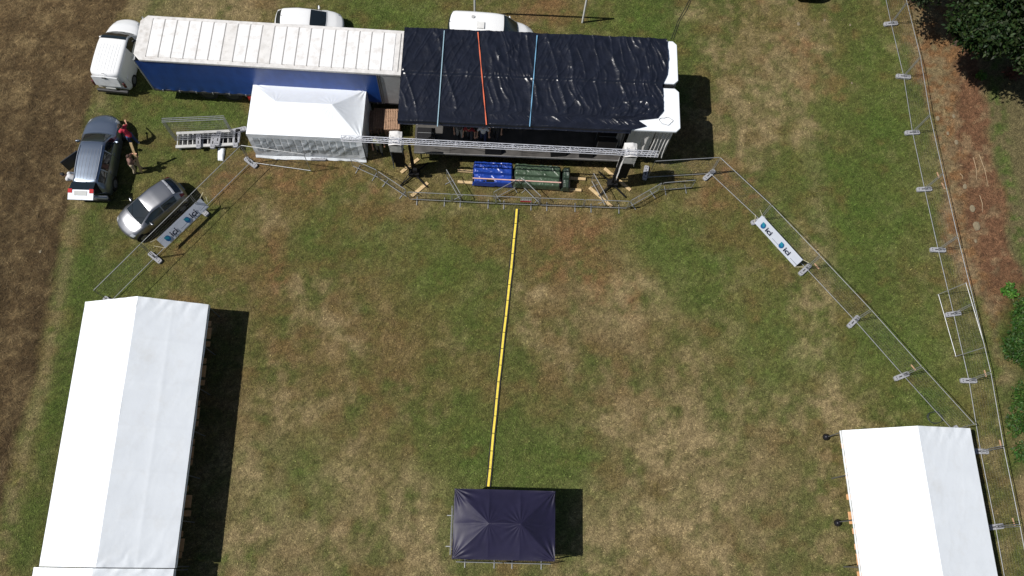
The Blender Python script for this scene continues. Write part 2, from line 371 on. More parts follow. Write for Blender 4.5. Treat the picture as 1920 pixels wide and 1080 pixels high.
# curtain: a softly waved sheet with pleats near the buckles
def waved(root, name, m, x0, x1, yfn, z0, z1, nx=200, nz=20, amp=.012):
    X, Z = np.meshgrid(np.linspace(x0, x1, nx), np.linspace(z0, z1, nz), indexing='ij')
    Y = yfn(X, Z)+amp*(fbm(X*2.2, Z*.5, 71)-.5)*2
    mw = np.array(rootmat(root)); P = np.stack([X, Y, Z], -1) @ mw[:3, :3].T+mw[:3, 3]
    return grid_mesh(name, P, m, root)
waved(tr, 'curtain', BLUE_CURT, .06, LEN-1.28, lambda X, Z: .03+.02*np.sin(X*2*np.pi/.62)*np.clip((1.5-Z)/.4, 0, 1), 1.16, 3.80)
waved(tr, 'rear_curtain', BLUE_CURT, .1, LEN, lambda X, Z: WID-.03+0*X, 1.16, 3.80, 60, 6)
MB().box((LEN-.66, .05, 2.46), (1.12, .06, 2.66)).build('side_panel', GREY_PANEL, tr, world=False, bevel=.01)
mb = MB(); [mb.box((x, .0, 2.46), (.05, .05, 2.68)) for x in (LEN-1.25, LEN-1.15, LEN-.05)]; mb.build('panel_post', mat('panel_edge', (.1, .1, .11), .5), tr, world=False)
MB().box((.03, WID/2, 2.5), (.06, WID-.1, 2.66)).build('rear_door', GREY_PANEL, tr, world=False, bevel=.01)
mb = MB(); [mb.tube((-.0, y, 1.15), (-.0, y, 3.85), .03, 6) for y in (.05, .7, 1.85, 2.5)]; mb.build('door_bar', STEEL, tr, world=False)
MB().box((LEN/2, WID/2, 1.08), (LEN, WID-.06, .16)).build('chassis', mat('chassis_dark', (.05, .05, .055), .6), tr, world=False, bevel=.01)
mb = MB(); [mb.box((LEN/2, y, .82), (LEN-.6, .12, .36)) for y in (.75, 1.8)]; mb.build('beam', BLACK, tr, world=False)
for k in range(14):
    MB().box((.5+k*.86, -.0, 1.10), (.05, .025, .16)).build('buckle', STEEL, tr, world=False)
def wheel(parent, x, y, r, wd, name='wheel', rimm=None, z=None, world=False):
    z = r if z is None else z
    t = MB().disc((x, y, z), (0, 1, 0), r, wd, 24).build(name, RUBBER, parent, world=world, bevel=.03)
    rm = rimm or mat('rim_grey', (.30, .31, .33), .35, metal=.6)
    for sg in (-1, 1):
        MB().disc((x, y+sg*(wd/2+.004), z), (0, 1, 0), r*.62, .012, 18).build('rim', rm, t, world=world)
        m2 = MB(); [m2.box((x+math.cos(a)*r*.36, y+sg*(wd/2+.014), z+math.sin(a)*r*.36), (r*.42, .012, r*.13), m=Matrix.Rotation(-a, 3, 'Y')) for a in [i*2*math.pi/5 for i in range(5)]]
        m2.build('spoke', mat('spoke_silver', (.30, .31, .33), .4, metal=.6) if rimm is None else rimm, t, world=world)
    return t
for x in (2.6, 3.9, 5.2):
    for y in (.42, 2.13): wheel(tr, x, y, .5, .3, rimm=mat('dark_rim', (.04, .04, .042), .6))
mb = MB(); [mb.box((6.9, .06, z), (3.0, .04, .10)) for z in (.55, .80)]; mb.build('side_guard', mat('guard_alu', (.6, .6, .62), .4, metal=.4), tr, world=False)
mb = MB(); [mb.box((11.2, y, .5), (.14, .14, .8)) for y in (.5, 2.05)]; mb.build('landing_leg', BLACK, tr, world=False)
MB().box((5.0, .06, .78), (.34, .12, .34)).build('extinguisher_box', mat('red_box', (.42, .02, .02), .4), tr, world=False, bevel=.03)

# ---- stage trailer (right): fixed roof, raised side wing, deck
S0, S1 = at(755, 140, 4.0), at(1268, 162, 4.0)
sang = frame(S0, S1)
SL = (S1-S0).length+.12
st = empty('stage_trailer', (S0.x, S0.y, 0), sang, 'mobile stage trailer with white roof and raised wing under black plastic, open towards the lawn', 'stage')
def rrect(x0, x1, y0, y1, z, c, corners):
    p = []
    for (x, y, k) in ((x0, y0, 0), (x1, y0, 1), (x1, y1, 2), (x0, y1, 3)):
        sx = 1 if x == x0 else -1; sy = 1 if y == y0 else -1
        if k in corners:
            a, b = (x+sx*c, y, z), (x, y+sy*c, z)
            p += [b, a] if k in (0, 2) else [a, b]
        else: p.append((x, y, z))
    return p
YB = 2.62
MB().poly(rrect(0, SL, .16, YB, 3.97, .2, (1, 2)), .2).build('roof', WHITE_PVC, st, world=False, bevel=.03)
WY = -2.50
MB().poly(rrect(.1, SL+.02, WY, -.10, 3.97, .2, (1, 2)), .16).build('wing', WHITE_PVC, st, world=False, bevel=.03)
MB().box((SL/2, .03, 3.86), (SL-.5, .2, .1)).build('hinge', BLACK, st, world=False)
MB().box((SL/2, YB-.08, 2.45), (SL-.2, .08, 2.7)).build('back_wall', mat('stage_back', (.03, .03, .034), .7), st, world=False)
MB().box((.06, 1.35, 2.45), (.06, 2.5, 2.7)).build('end_wall', mat('stage_black_drape', (.012, .012, .014), .85), st, world=False)
MB().box((SL-.12, 1.4, 2.45), (.06, 2.4, 2.7)).build('end_wall', GREY_PANEL, st, world=False)
MB().box((SL/2, 1.35, 1.08), (SL-.1, 2.5, .14)).build('floor', DECK, st, world=False)
# front deck (the folded-down side)
d0, d1 = at(776, 284, 1.15), at(1180, 297, 1.15)
mi = rootmat(st).inverted(); l0 = mi @ d0; l1 = mi @ d1
dk = MB().box(((l0.x+l1.x)/2, l0.y/2+.02, 1.07), (l1.x-l0.x, -l0.y+.1, .16)).build('deck', DECK, st, world=False, bevel=.01)
ND = 6
for k in range(ND):
    wd = (l1.x-l0.x)/ND
    MB().box((l0.x+wd*(k+.5), l0.y/2+.02, 1.158), (wd-.02, -l0.y+.06, .016)).build('deck_panel', mat('deck_panel_%d' % (k % 2), (.075-.01*(k % 2), .07-.01*(k % 2), .066-.01*(k % 2)), .6, var=.4, vs=2), dk, world=False)
MB().box(((l0.x+l1.x)/2, l0.y-.04, 1.10), (l1.x-l0.x, .03, .13)).build('deck_edge', mat('deck_edge_grey', (.24, .235, .23), .5, var=.2), dk, world=False)
for k in range(6):
    MB().tube((l0.x+.3+(l1.x-l0.x-.6)*k/5, l0.y+.2, .0), (l0.x+.3+(l1.x-l0.x-.6)*k/5, l0.y+.2, 1.0), .035, 8).build('leg', BLACK, st, world=False)
mb = MB(); [mb.box((SL/2, y, .8), (SL-1, .12, .4)) for y in (.6, 1.9)]; mb.build('beam', BLACK, st, world=False)
MB().box((SL/2-.3, -.05, .62), (SL-1.2, .05, .9)).build('skirt', mat('stage_skirt', (.015, .015, .017), .9), st, world=False)
for x in (2.4, 3.7):
    for y in (.1, 2.4): wheel(st, x, y-.12, .48, .3)
for k in range(3):                                    # wing props
    MB().tube((.5+k*(SL-1.1)/2, .0, 2.6), (.5+k*(SL-1.1)/2, WY+.4, 3.8), .03, 6).build('wing_strut', BLACK, st, world=False)
# white draped end curtain, pleated, in the wing's right bay
def drape(root, name, m, x0, x1, y, z0, z1, pleat, amp, nx=140, nz=30, seed=0, gather=0):
    X, Z = np.meshgrid(np.linspace(0, 1, nx), np.linspace(0, 1, nz), indexing='ij')
    xx = x0+(x1-x0)*X; g = 1-gather*np.sin(np.pi*Z)
    ph = X*(x1-x0)/pleat*2*np.pi+fbm(X*3, Z*1.5, seed)*5
    Y = y+amp*np.sin(ph)*(.35+.65*(1-Z))+.05*(fbm(X*4, Z*3, seed+3)-.5)
    xm = (x0+x1)/2; xx = xm+(xx-xm)*g
    zb = z0+.22*(fbm(X*5, 0*X, seed+5)-.5)*(1-Z)
    zz = zb+(z1-zb)*Z
    mw = np.array(rootmat(root)); P = np.stack([xx, Y, zz], -1) @ mw[:3, :3].T+mw[:3, 3]
    return grid_mesh(name, P, m, root)
DRAPE = mat('drape_white', (.62, .61, .60), .65, var=.1, bump=.3, bs=8)
cx0 = (mi @ at(1183, 250, 3.85)).x; cx1 = (mi @ at(1262, 252, 3.85)).x
drape(st, 'end_curtain', DRAPE, cx0, cx0+1.25, WY+.12, 1.25, 3.86, .42, .05, seed=3)
drape(st, 'end_curtain', DRAPE, cx0+1.25, cx1+.1, WY+.18, .95, 3.86, .2, .11, seed=8, gather=.18)
drape(st, 'side_curtain', mat('drape_grey', (.30, .29, .28), .7, var=.1), cx0-.45, cx0-.05, WY+.5, 1.3, 3.8, .2, .06, seed=11)
P_ = [Vector((0, 0, 0))]
X, Z = np.meshgrid(np.linspace(WY+.2, 0, 40), np.linspace(1.2, 3.8, 12), indexing='ij')
mw = np.array(rootmat(st)); P = np.stack([SL-.22+.05*np.sin(X*14), X, Z], -1) @ mw[:3, :3].T+mw[:3, 3]
grid_mesh('side_curtain', P, DRAPE, st)
# cable tray coil on the wing's white corner
mb = MB(); c = mi @ at(1249, 227, 4.0); pts = []
for t in range(40):
    a = t/39*2*math.pi*1.7; pts.append((c.x+(.32+.05*math.sin(3*a))*math.cos(a), c.y+(.2+.03*math.cos(5*a))*math.sin(a), 4.0))
mb.path(pts, .012, 5); mb.build('rope', mat('grey_rope', (.35, .34, .33), .8), st, world=False)

# ---- black plastic sheeting over the roof
TX, TY = SL-.2, YB-WY+.2
nx, ny = 400, 170
U, W_ = np.meshgrid(np.linspace(-.06, TX, nx), np.linspace(WY-.12, YB+.06, ny), indexing='ij')
def ridge(n): return 1-np.abs(2*n-1)
u2 = U+.32*W_+.5*fbm(U*.7, W_*.7, 61); v2 = W_-.2*U
fr = (W_ < .1)
w1 = ridge(fbm(u2*2.3, W_*.55, 62, 3))**6
w2 = ridge(fbm((U-.45*W_)*2.8, W_*.6+3, 66, 3))**7
w3 = ridge(fbm(u2*7., W_*1.6, 63, 2))**4
w4 = fbm(U*.6, W_*.6, 64, 2)
crn = np.exp(-((U-(TX-1.2))**2/1.6+(W_+1.4)**2/1.2))
amp = .35+1.5*sst(.4, .65, fbm(U*.45, W_*.45, 73, 2)); damp = .25+.75*sst(WY+.15, WY+1.1, W_); long_ = ridge(fbm((U+.35*W_)*.9+3, W_*.16+1, 79, 2))**9; long2 = ridge(fbm((U-.6*W_)*.7+8, W_*.2+4, 83, 2))**10
Zt = 4.035+(.028*w1*amp+.024*w2*(2-amp)+.005*w3+.05*long_+.04*long2)*damp+.10*(w4-.5)+.05*(fbm(U*1.1-W_*.5, W_*.4, 75, 2)-.5)*amp+crn*.10*ridge(fbm(U*2.2, W_*2.2, 67, 3))**3
Zt += .022*np.exp(-(W_-.06)**2/.002)*(.75+.5*fbm(U*1.5, W_*0, 69))            # the crease along the hinge
Zt += -.016*np.exp(-(W_+.0-.16)**2/.004)
Zt = np.maximum(Zt, 4.0+.006*w3); edge = np.clip((WY-.03-W_)/.06, 0, 1); Zt = Zt-edge*.24-.0*W_
# right boundary of the sheet measured from the photo
bnd = [(1250, 70), (1252, 110), (1251, 140), (1242, 160), (1243, 185), (1244, 208), (1233, 222), (1213, 237), (1196, 226), (1184, 244)]
bl = [(mi @ at(px, py, 4.0)) for px, py in bnd]; bl = sorted([(b.y, b.x) for b in bl])
# keep the corner triangle white
bx = np.interp(W_, [b[0] for b in bl], [b[1] for b in bl])+.03*(fbm(U*0, W_*3, 70)-.5)
tt = np.clip(U/TX, 0, 1); Ux = -.08+tt*(bx+.08)
P = np.stack([Ux, W_, Zt], -1) @ mw[:3, :3].T+mw[:3, 3]
tarp = empty('plastic_sheet', (S0.x, S0.y, 3.9), 0, 'wrinkled shiny black plastic sheeting stretched over the whole stage roof', 'tarpaulin')
grid_mesh('sheet', P, TARP_B, tarp)
def strap(p, q, m, name, label, r=.04, cat='strap'):
    n = 24; pts = [p.lerp(q, t/n) for t in range(n+1)]
    d = (q-p).normalized(); s = Vector((-d.y, d.x, 0))*r
    mb = MB(); vs = []; fs = []
    for k, c in enumerate(pts):
        tw = 1 if 'orange' not in label else abs(math.cos(k*.55))*.6+.4
        vs += [c+s*tw, c-s*tw, c-s*tw-Vector((0, 0, .012)), c+s*tw-Vector((0, 0, .012))]
    for k in range(n):
        a = 4*k; b = a+4; fs += [(a, b, b+1, a+1), (a+1, b+1, b+2, a+2), (a+3, a+2, b+2, b+3), (a, a+3, b+3, b)]
    mb.add(vs, fs); o = mb.build(name, m); return tag(o, label, cat, 'ratchet straps over the black sheeting')
strap(at(833, 57, 4.15), at(820, 237, 4.12), STRAPT, 'strap', 'pale grey-blue strap across the black sheeting, leftmost of three', .022)
strap(at(896, 60, 4.15), at(912, 234, 4.12), STRAPO, 'strap', 'twisted orange strap across the black sheeting', .028)
strap(at(1007, 66, 4.15), at(993, 237, 4.12), STRAPB, 'strap', 'bright blue strap across the black sheeting, right of the orange one', .025)

# ================================================================ TRUSS, LIFTS, SPEAKERS
t0, t1 = at(640, 259, 4.0), at(1234, 289, 4.0)
trs = empty('lighting_truss', t0, 0, 'long silver lattice truss held up in front of the stage', 'truss')
d = (t1-t0).normalized(); nY = Vector((-d.y, d.x, 0)); L = (t1-t0).length; hw = .10
for a in (-1, 1):
    for b in (-1, 1): MB().tube(t0+nY*hw*a+V(0, 0, hw*b), t1+nY*hw*a+V(0, 0, hw*b), .020, 8).build('chord', ALU, trs)
n = int(L/.30)
for side in range(4):
    mb = MB()
    for k in range(n):
        p = t0+d*(L*k/n); q = t0+d*(L*(k+1)/n); s = 1 if k % 2 else -1
        if side < 2:
            z = hw*(1 if side else -1); mb.tube(p+nY*hw*s+V(0, 0, z), q-nY*hw*s+V(0, 0, z), .010, 5)
            if k % 9 == 0: mb.tube(p+nY*hw+V(0, 0, z), p-nY*hw+V(0, 0, z), .02, 5)
        else:
            y = hw*(1 if side == 2 else -1); mb.tube(p+nY*y+V(0, 0, hw*s), q+nY*y-V(0, 0, hw*s), .007, 4)
    mb.build('lattice', ALU, trs)
def lift(base, top, label, sgn):
    r = empty('truss_lift', base, sang, label, 'lift', 'truss lifts either side of the stage')
    MB().box((0, 0, 1.0), (.16, .16, 1.9)).build('mast', BLACK, r, world=False, bevel=.01)
    MB().box((0, 0, 2.6), (.12, .12, 1.5)).build('mast_section', BLACK, r, world=False, bevel=.01)
    MB().box((0, 0, 3.55), (.08, .08, .55)).build('mast_section', BLACK, r, world=False)
    MB().box((0, .0, .25), (.55, .34, .26)).build('base_box', BLACK, r, world=False, bevel=.02)
    MB().box((.12, -.16, .9), (.22, .16, .3)).build('winch', BLACK, r, world=False, bevel=.02)
    for a in range(4):
        an = math.pi/4+a*math.pi/2
        MB().beam((0, 0, .14), (math.cos(an)*1.0, math.sin(an)*1.0, .10), .06, .06).build('outrigger', BLACK, r, world=False)
    for a in (0, 2): MB().beam((0, 0, .9), (math.cos(math.pi/4+a*math.pi/2)*.85, math.sin(math.pi/4+a*math.pi/2)*.85, .14), .03, .03).build('brace', BLACK, r, world=False)
    MB().box((0, 0, 3.83), (.5, .1, .06)).build('fork', BLACK, r, world=False)
    return r
lift(at(1147, 347), None, 'black winch lift tower carrying the right end of the silver truss', 1)
lift(at(777, 328), None, 'black winch lift tower carrying the left end of the silver truss', -1)
def array(top, label, h=2.6, wd=.46, dp=.5, rz=0.):
    r = empty('speaker_array', (top.x, top.y, 0), sang+rz, label, 'speaker', 'speaker columns hung under the truss')
    zt = top.z-.2
    m = Matrix.Rotation(R_(8), 3, 'X')
    for k in range(5):
        MB().box((0, -.05+.02*k, zt-h*(k+.5)/5), (wd, dp, h/5-.03)).build('cabinet', BLACK, r, world=False, bevel=.02)
    for s in (-1, 1):
        X, Z = np.meshgrid(np.linspace(-dp/2-.12, dp/2+.1, 12), np.linspace(zt-h*(.98 if s < 0 else .35), zt+.16, 24), indexing='ij')
        Yy = s*(wd/2+.04+.05*fbm(X*5, Z*3, 5+s)); mwr = np.array(rootmat(r)); P = np.stack([Yy, X, Z], -1) @ mwr[:3, :3].T+mwr[:3, 3]
        grid_mesh('cover', P, DRAPE, r)
    X, Y = np.meshgrid(np.linspace(-wd/2-.08, wd/2+.08, 16), np.linspace(-dp/2-.15, dp/2+.1, 14), indexing='ij')
    Zz = zt+.13+.12*(fbm(X*4, Y*4, 9)-.5)+.08*np.cos(X*4); mwr = np.array(rootmat(r)); P = np.stack([X, Y, Zz], -1) @ mwr[:3, :3].T+mwr[:3, 3]
    grid_mesh('cover', P, DRAPE, r)
    X, Z = np.meshgrid(np.linspace(-wd/2-.06, wd/2+.06, 14), np.linspace(zt-.55, zt+.12, 10), indexing='ij')
    Yy = -dp/2-.14-.04*fbm(X*4, Z*4, 3); P = np.stack([X, Yy, Z], -1) @ mwr[:3, :3].T+mwr[:3, 3]
    grid_mesh('cover', P, DRAPE, r)
    mbb = MB(); [mbb.tube((a, 0, zt), (a, 0, zt+.4), .012, 5) for a in (-.2, .2)]; mbb.build('chain', STEEL, r, world=False)
array(at(1183, 280, 3.9), 'black speaker column with white cover hung near the right end of the truss')
array(at(741, 258, 3.9), 'black speaker column with white cover hung near the left end of the truss')

# timber boards
def board(p, q, label, wd=.2, h=.05, z=.03, part=0):
    a, b = at(*p), at(*q); a.z = b.z = z
    o = MB().beam(a, b, wd, h).build('timber_plank', WOODY, bevel=.006)
    me = o.data; o.location = (0, 0, 0); return tag(o, label, 'board', 'timber boards under the truss lifts and subwoofers')
board((1133, 316), (1182, 357), 'pale board lying diagonally behind the right truss lift', .17)
board((1105, 352), (1147, 388), 'pale board pointing from the green tarp towards the crowd barriers', .17)
board((752, 324), (785, 298), 'short pale board lying diagonally behind the left truss lift', .17)
board((772, 368), (802, 343), 'pale board lying diagonally in front of the left truss lift', .19)
SUBZ = .1
def rail(p, q, label):
    a, b = at(p[0], p[1], .06), at(q[0], q[1], .06)
    o = MB().beam(a, b, .15, .10).build('timber_beam', WOODY, bevel=.006); return tag(o, label, 'board', 'timber boards under the truss lifts and subwoofers')
rail((858, 320), (1098, 336), 'long pale beam under the back of the tarp-covered subwoofers')
rail((858, 341), (1090, 357), 'long pale beam under the front of the tarp-covered subwoofers')

# row of subwoofers under two tarps
def covered(px0, px1, name, label, m, seed):
    a = at(px0[0], px0[1], .75); b = at(px1[0], px1[1], .75); an = frame(a, b); L = (b-a).length
    r = empty(name, (a.x, a.y, 0), an, label, 'tarpaulin')
    U, W = np.meshgrid(np.linspace(0, L, int(L/.03)), np.linspace(-.1, 1.15, 60), indexing='ij')
    # profile: front skirt, lower front step, taller back row
    zz = np.interp(W, [-.1, -.02, .02, .40, .47, 1.02, 1.08, 1.15], [.18, .55, .60, .62, .84, .88, .8, .2])
    yy = np.interp(W, [-.1, -.02, .02, .40, .47, 1.02, 1.08, 1.15], [-.03, 0, .03, .40, .45, 1.0, 1.04, 1.08])
    wr = ridge(fbm(U*1.7+W*2.3+fbm(U*2, W*2, seed)*1.5, W*1.3-U*.9, seed, 4))**6*.045+.05*(fbm(U*1.4+W*.7, W*1.6, seed+1)-.5)
    e = np.clip(np.minimum(U, L-U)/.1, 0, 1); zz = .15+(zz-.15)*np.sqrt(e)
    P = np.stack([U+.03*(fbm(U*3, W*3, seed+4)-.5), yy+wr*.4, zz+wr], -1); mwr = np.array(rootmat(r)); P = P @ mwr[:3, :3].T+mwr[:3, 3]
    grid_mesh('cover', P, m, r)
    for k in range(max(2, int(L/.62))):
        nn = max(2, int(L/.62)); x = L*(k+.5)/nn
        MB().box((x, .50, .38), (L/nn-.05, .95, .44)).build('cabinet', BLACK, r, world=False)
    return r, L
covered((885, 338), (962, 342), 'blue_tarpaulin', 'glossy blue tarpaulin over the left subwoofers in front of the stage', BLUETARP, 81)
covered((962, 342), (1052, 348), 'green_tarpaulin', 'dull green tarpaulin over the right subwoofers in front of the stage', TEALTARP, 85)
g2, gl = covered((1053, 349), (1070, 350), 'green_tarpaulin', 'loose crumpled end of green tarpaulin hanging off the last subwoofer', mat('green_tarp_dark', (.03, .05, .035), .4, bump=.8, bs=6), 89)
o = MB().beam(at(886, 334, .66), at(1052, 342.5, .66), .05, .05).build('pink_batten', mat('pink_rail', (.68, .42, .36), .5)); tag(o, 'thin pinkish rail along the front edge of the tarps', 'rail')
for k, (px, py) in enumerate([(865, 300), (1000, 306)]): pass

# stage gear
def gear(px, py, z, d, name, label, cat, rz=0, wedge=False):
    c = at(px, py, z); r = empty(name, c, sang+rz, label, cat)
    if wedge:
        a, b, h = d[0]/2, d[1]/2, d[2]
        MB().add([(-a, -b, 0), (a, -b, 0), (a, b, 0), (-a, b, 0), (-a, -b*.6, h), (a, -b*.6, h), (a, b, h*.3), (-a, b, h*.3)],
                 [(3, 2, 1, 0), (4, 5, 6, 7), (0, 1, 5, 4), (1, 2, 6, 5), (2, 3, 7, 6), (3, 0, 4, 7)]).build('cabinet', BLACK, r, world=False, bevel=.015)
        MB().box((0, b*.22, h*.72), (d[0]*.86, d[1]*.62, .012), m=Matrix.Rotation(-math.atan2(h*.7, b*1.6), 3, 'X')).build('grille', mat('grille', (.04, .04, .045), .5), r, world=False)
    else:
        MB().box((0, 0, d[2]/2), d).build('case', mat('case_dark', (.014, .014, .016), .4), r, world=False, bevel=.02)
        mb = MB(); [mb.box((sx*d[0]/2, sy*d[1]/2, d[2]/2), (.03, .03, d[2]+.01)) for sx in (-1, 1) for sy in (-1, 1)]
        mb.box((0, 0, d[2]+.004), (d[0]*.9, .02, .01)); mb.build('edge_trim', STEEL, r, world=False)
    return r
gear(925, 281, 1.17, (.85, .55, .38), 'floor_monitor', 'black wedge monitor on the stage deck above the blue tarp', 'speaker', 0, True)
gear(1046, 285, 1.17, (.8, .55, .38), 'floor_monitor', 'black wedge monitor at the middle of the deck edge above the green tarp', 'speaker', .1, True)
gear(1098, 288, 1.17, (.7, .5, .36), 'floor_monitor', 'black wedge monitor on the stage deck nearest the right truss lift', 'speaker', 0, True)
gear(1135, 272, 1.17, (1.0, .6, .9), 'flight_case', 'dark flight case on the stage deck next to the white draped curtain', 'case')
gear(800, 262, 1.17, (.9, .6, .75), 'flight_case', 'dark flight case at the left end of the stage deck', 'case')
mb = MB(); p = at(930, 296, .02)
o = tag(MB().path([at(815+i*14, 278+3*math.sin(i*1.1)+i*.5, 1.18) for i in range(25)], .012, 5).build('stage_cable', RUBBER), 'black cable snaking along the stage deck edge', 'cable')

# pallets between tent and stage
def pallet(px, py, z, label, rz):
    r = empty('pallet', at(px, py, z), sang+rz, label, 'pallet', 'wooden pallets between the small white tent and the stage')
    for k in range(7): MB().box((-.36+k*.12, 0, .133), (.085, 1.2, .02)).build('slat', PALLETW, r, world=False)
    for y in (-.55, 0, .55): MB().box((0, y, .111), (.8, .1, .02)).build('cross_board', PALLETW, r, world=False)
    for y in (-.55, 0, .55):
        for x in (-.35, 0, .35): MB().box((x, y, .055), (.1, .1, .09)).build('block', PALLETW, r, world=False)
for k, (px, py, z, lb) in enumerate([(697, 228, .3, 'weathered wooden pallet right beside the small white tent'), (715, 224, .45, 'weathered wooden pallet, middle of the three left of the stage'), (735, 226, .75, 'sunlit wooden pallet closest to the black sheeting')]):
    pallet(px, py, z, lb, math.pi*0+.03*k)
    c = at(px, py, z)
    for j in range(int(z/.15)):
        q = empty('pallet', (c.x+.02*math.sin(j*3), c.y, z-.146*(j+1)), sang+.03*k+.02*j, ['lower', 'second from top', 'bottom', 'lowest', 'buried'][min(j, 4)]+' pallet of the stack '+['beside the small white tent', 'in the middle of the three stacks', 'next to the black sheeting'][k], 'pallet', 'wooden pallets between the small white tent and the stage')
        MB().box((0, 0, .13), (.8, 1.2, .02)).build('top_board', PALLETW, q, world=False)
        for x in (-.35, 0, .35): MB().box((x, 0, .06), (.1, 1.2, .1)).build('bearer', PALLETW, q, world=False)
# ================================================================ TENTS
POLE = mat('tent_pole', (.16, .165, .17), .5, metal=.3)
def marquee(NW, NE, length, label, zE=1.95, zR=3.05, bay=2.0, crease=True, seed=0, legs=True, weights=()):
    NW = Vector(NW); NE = Vector(NE); wv = NE-NW; W = wv.length; ang = math.atan2(wv.y, wv.x)
    r = empty('marquee', (NW.x, NW.y, 0), ang, label, 'marquee', 'white marquees on the lawn')
    nb = round(length/bay); bay = length/nb
    def slope(x0, x1, z0, z1, nm, sd):
        U, Y = np.meshgrid(np.linspace(0, 1, 60), np.linspace(0, length, int(length/.05)), indexing='ij')
        X = x0+(x1-x0)*U; Z = z0+(z1-z0)*U
        t = (Y/bay) % 1; sag = -.045*np.sin(np.pi*t)*np.sin(np.pi*U)
        Z = Z+sag*.5+.012*(fbm(X*.8+sd, Y*.5, sd)-.5)
        Z = Z+.003*ridge(fbm((X+.4*Y)*1.6, (Y-.6*X)*.5, sd+2, 3))**6
        if crease: Z = Z+.010*np.exp(-np.abs(U-.5)/.05)+.006*np.exp(-np.abs(((Y/bay+.5)%1)-.5)*bay/.06)
        e = np.exp(-np.minimum(Y, length-Y)/.5)*.014*np.sin(X*9+Y*6+fbm(X*2, Y*2, sd)*6); Z = Z+e
        mw = np.array(rootmat(r)); P = np.stack([X, -Y, Z], -1) @ mw[:3, :3].T+mw[:3, 3]
        return grid_mesh(nm, P, WHITE_PVC, r)
    slope(0, W/2, zE, zR, 'roof_panel', seed+1); slope(W, W/2, zE, zR, 'roof_panel', seed+5)
    # valances, scalloped a little by the wind
    for x in (0, W):
        Yv, Z = np.meshgrid(np.linspace(0, length, int(length/.08)), np.linspace(0, 1, 6), indexing='ij')
        off = (-1 if x == 0 else 1)*(.015+.05*(fbm(Yv*1.3, Z*0, seed+9))*(1-Z)); zz = zE-.12*(1-Z)-.015
        mw = np.array(rootmat(r)); P = np.stack([x+off, -Yv, zz], -1) @ mw[:3, :3].T+mw[:3, 3]
        grid_mesh('valance', P, WHITE_PVC, r)
    for y in (0, -length):
        MB().add([(0, y, zE-.1), (W, y, zE-.1), (W, y, zE), (W/2, y, zR), (0, y, zE)], [(0, 1, 2, 3, 4)]).build('gable', WHITE_PVC, r, world=False)
    for k in range(nb+1):
        y = -bay*k+(-.05 if k == 0 else .05 if k == nb else 0)
        for x in (.05, W-.05):
            MB().tube((x, y, 0), (x, y, zE-.03), .025, 8).build('leg', POLE, r, world=False)
        MB().tube((.05, y, zE-.06), (W/2, y, zR-.06), .022, 6).build('rafter', POLE, r, world=False)
        MB().tube((W-.05, y, zE-.06), (W/2, y, zR-.06), .022, 6).build('rafter', POLE, r, world=False)
    MB().tube((W/2, -.05, zR-.07), (W/2, -length+.05, zR-.07), .022, 6).build('ridge_pole', POLE, r, world=False)
    for k in weights:
        y = -bay*k-.05
        q = MB().capsule((-.0, y, .10), (-.02, y, .16), .17, .12, 14).build('foot_weight', mat('black_bag', (.012, .012, .018), .35), r, world=False, smooth=True)
        q.scale = (1, 1, 1)
    return r, ang, W
ml, mla, mlW = marquee(at(160, 566, 1.95), at(391, 571, 1.95), 11.78, 'long white marquee at the left with benches showing along its right edge', seed=1)
c = rootmat(ml) @ V(-.25, -11.82, 1.90)
marquee(c, rootmat(ml) @ V(mlW-.05, -11.82, 1.90), 6.0, 'second white marquee joined on at the bottom left corner', zE=1.88, zR=2.95, seed=14, crease=False)
mr_, mra, mrW = marquee(at(1578, 807, 1.95), at(1819, 803, 1.95), 12, 'white marquee at the bottom right with black weights on its left legs', crease=False, seed=27, weights=(0, 2))

def table(root, x, y, label, outward):
    """x: end that shows; outward +1 right / -1 left ; world aligned to the marquee"""
    p = rootmat(root) @ V(x, y, 0); rz = root.rotation_euler.z
    r = empty('beer_table', p, rz, label, 'table', 'beer tables inside the marquees')
    L = 2.2; s = -outward
    MB().box((s*L/2, 0, .76), (L, .55, .03)).build('tabletop', WOOD_T, r, world=False, bevel=.01)
    for xx in (.35, L-.35):
        MB().beam((s*xx, -.22, 0), (s*xx, -.2, .74), .03, .03).build('leg', mat('green_leg', (.05, .12, .07), .5), r, world=False)
        MB().beam((s*xx, .22, 0), (s*xx, .2, .74), .03, .03).build('leg', MATS['green_leg'], r, world=False)
def bench(root, x, y, label, outward):
    p = rootmat(root) @ V(x, y, 0); rz = root.rotation_euler.z
    r = empty('beer_bench', p, rz, label, 'bench', 'beer benches inside the marquees')
    L = 2.2; s = -outward
    MB().box((s*L/2, 0, .46), (L, .26, .03)).build('seat', WOOD_T, r, world=False, bevel=.01)
    for xx in (.3, L-.3):
        for yy in (-.1, .1): MB().beam((s*xx, yy, 0), (s*xx, yy, .445), .025, .025).build('leg', MATS['green_leg'], r, world=False)
ordn = ['first', 'second', 'third', 'fourth', 'fifth', 'sixth']
sets = [((396, 607), (396, 625), (394, 645)), ((387, 677), (386, 696), (384, 717.5)), ((375, 756), (374, 775), (372, 794)),
        ((365, 828), (363, 848), (361, 867)), ((353.5, 916), (359, 940), (358, 962.5)), ((343, 1001), (345, 1022), (341, 1040.7))]
mil = rootmat(ml).inverted()
for k, (a, b, c) in enumerate(sets):
    q = mil @ at(*b, .76); table(ml, q.x, q.y, 'brown beer table sticking out under the left marquee, %s from the top' % ordn[k], 1)
    for nm, pp in (('upper', a), ('lower', c)):
        q = mil @ at(*pp, .46); bench(ml, q.x, q.y, 'brown bench on the %s side of the %s table from the top, left marquee' % (nm, ordn[k]), 1)
mir = rootmat(mr_).inverted()
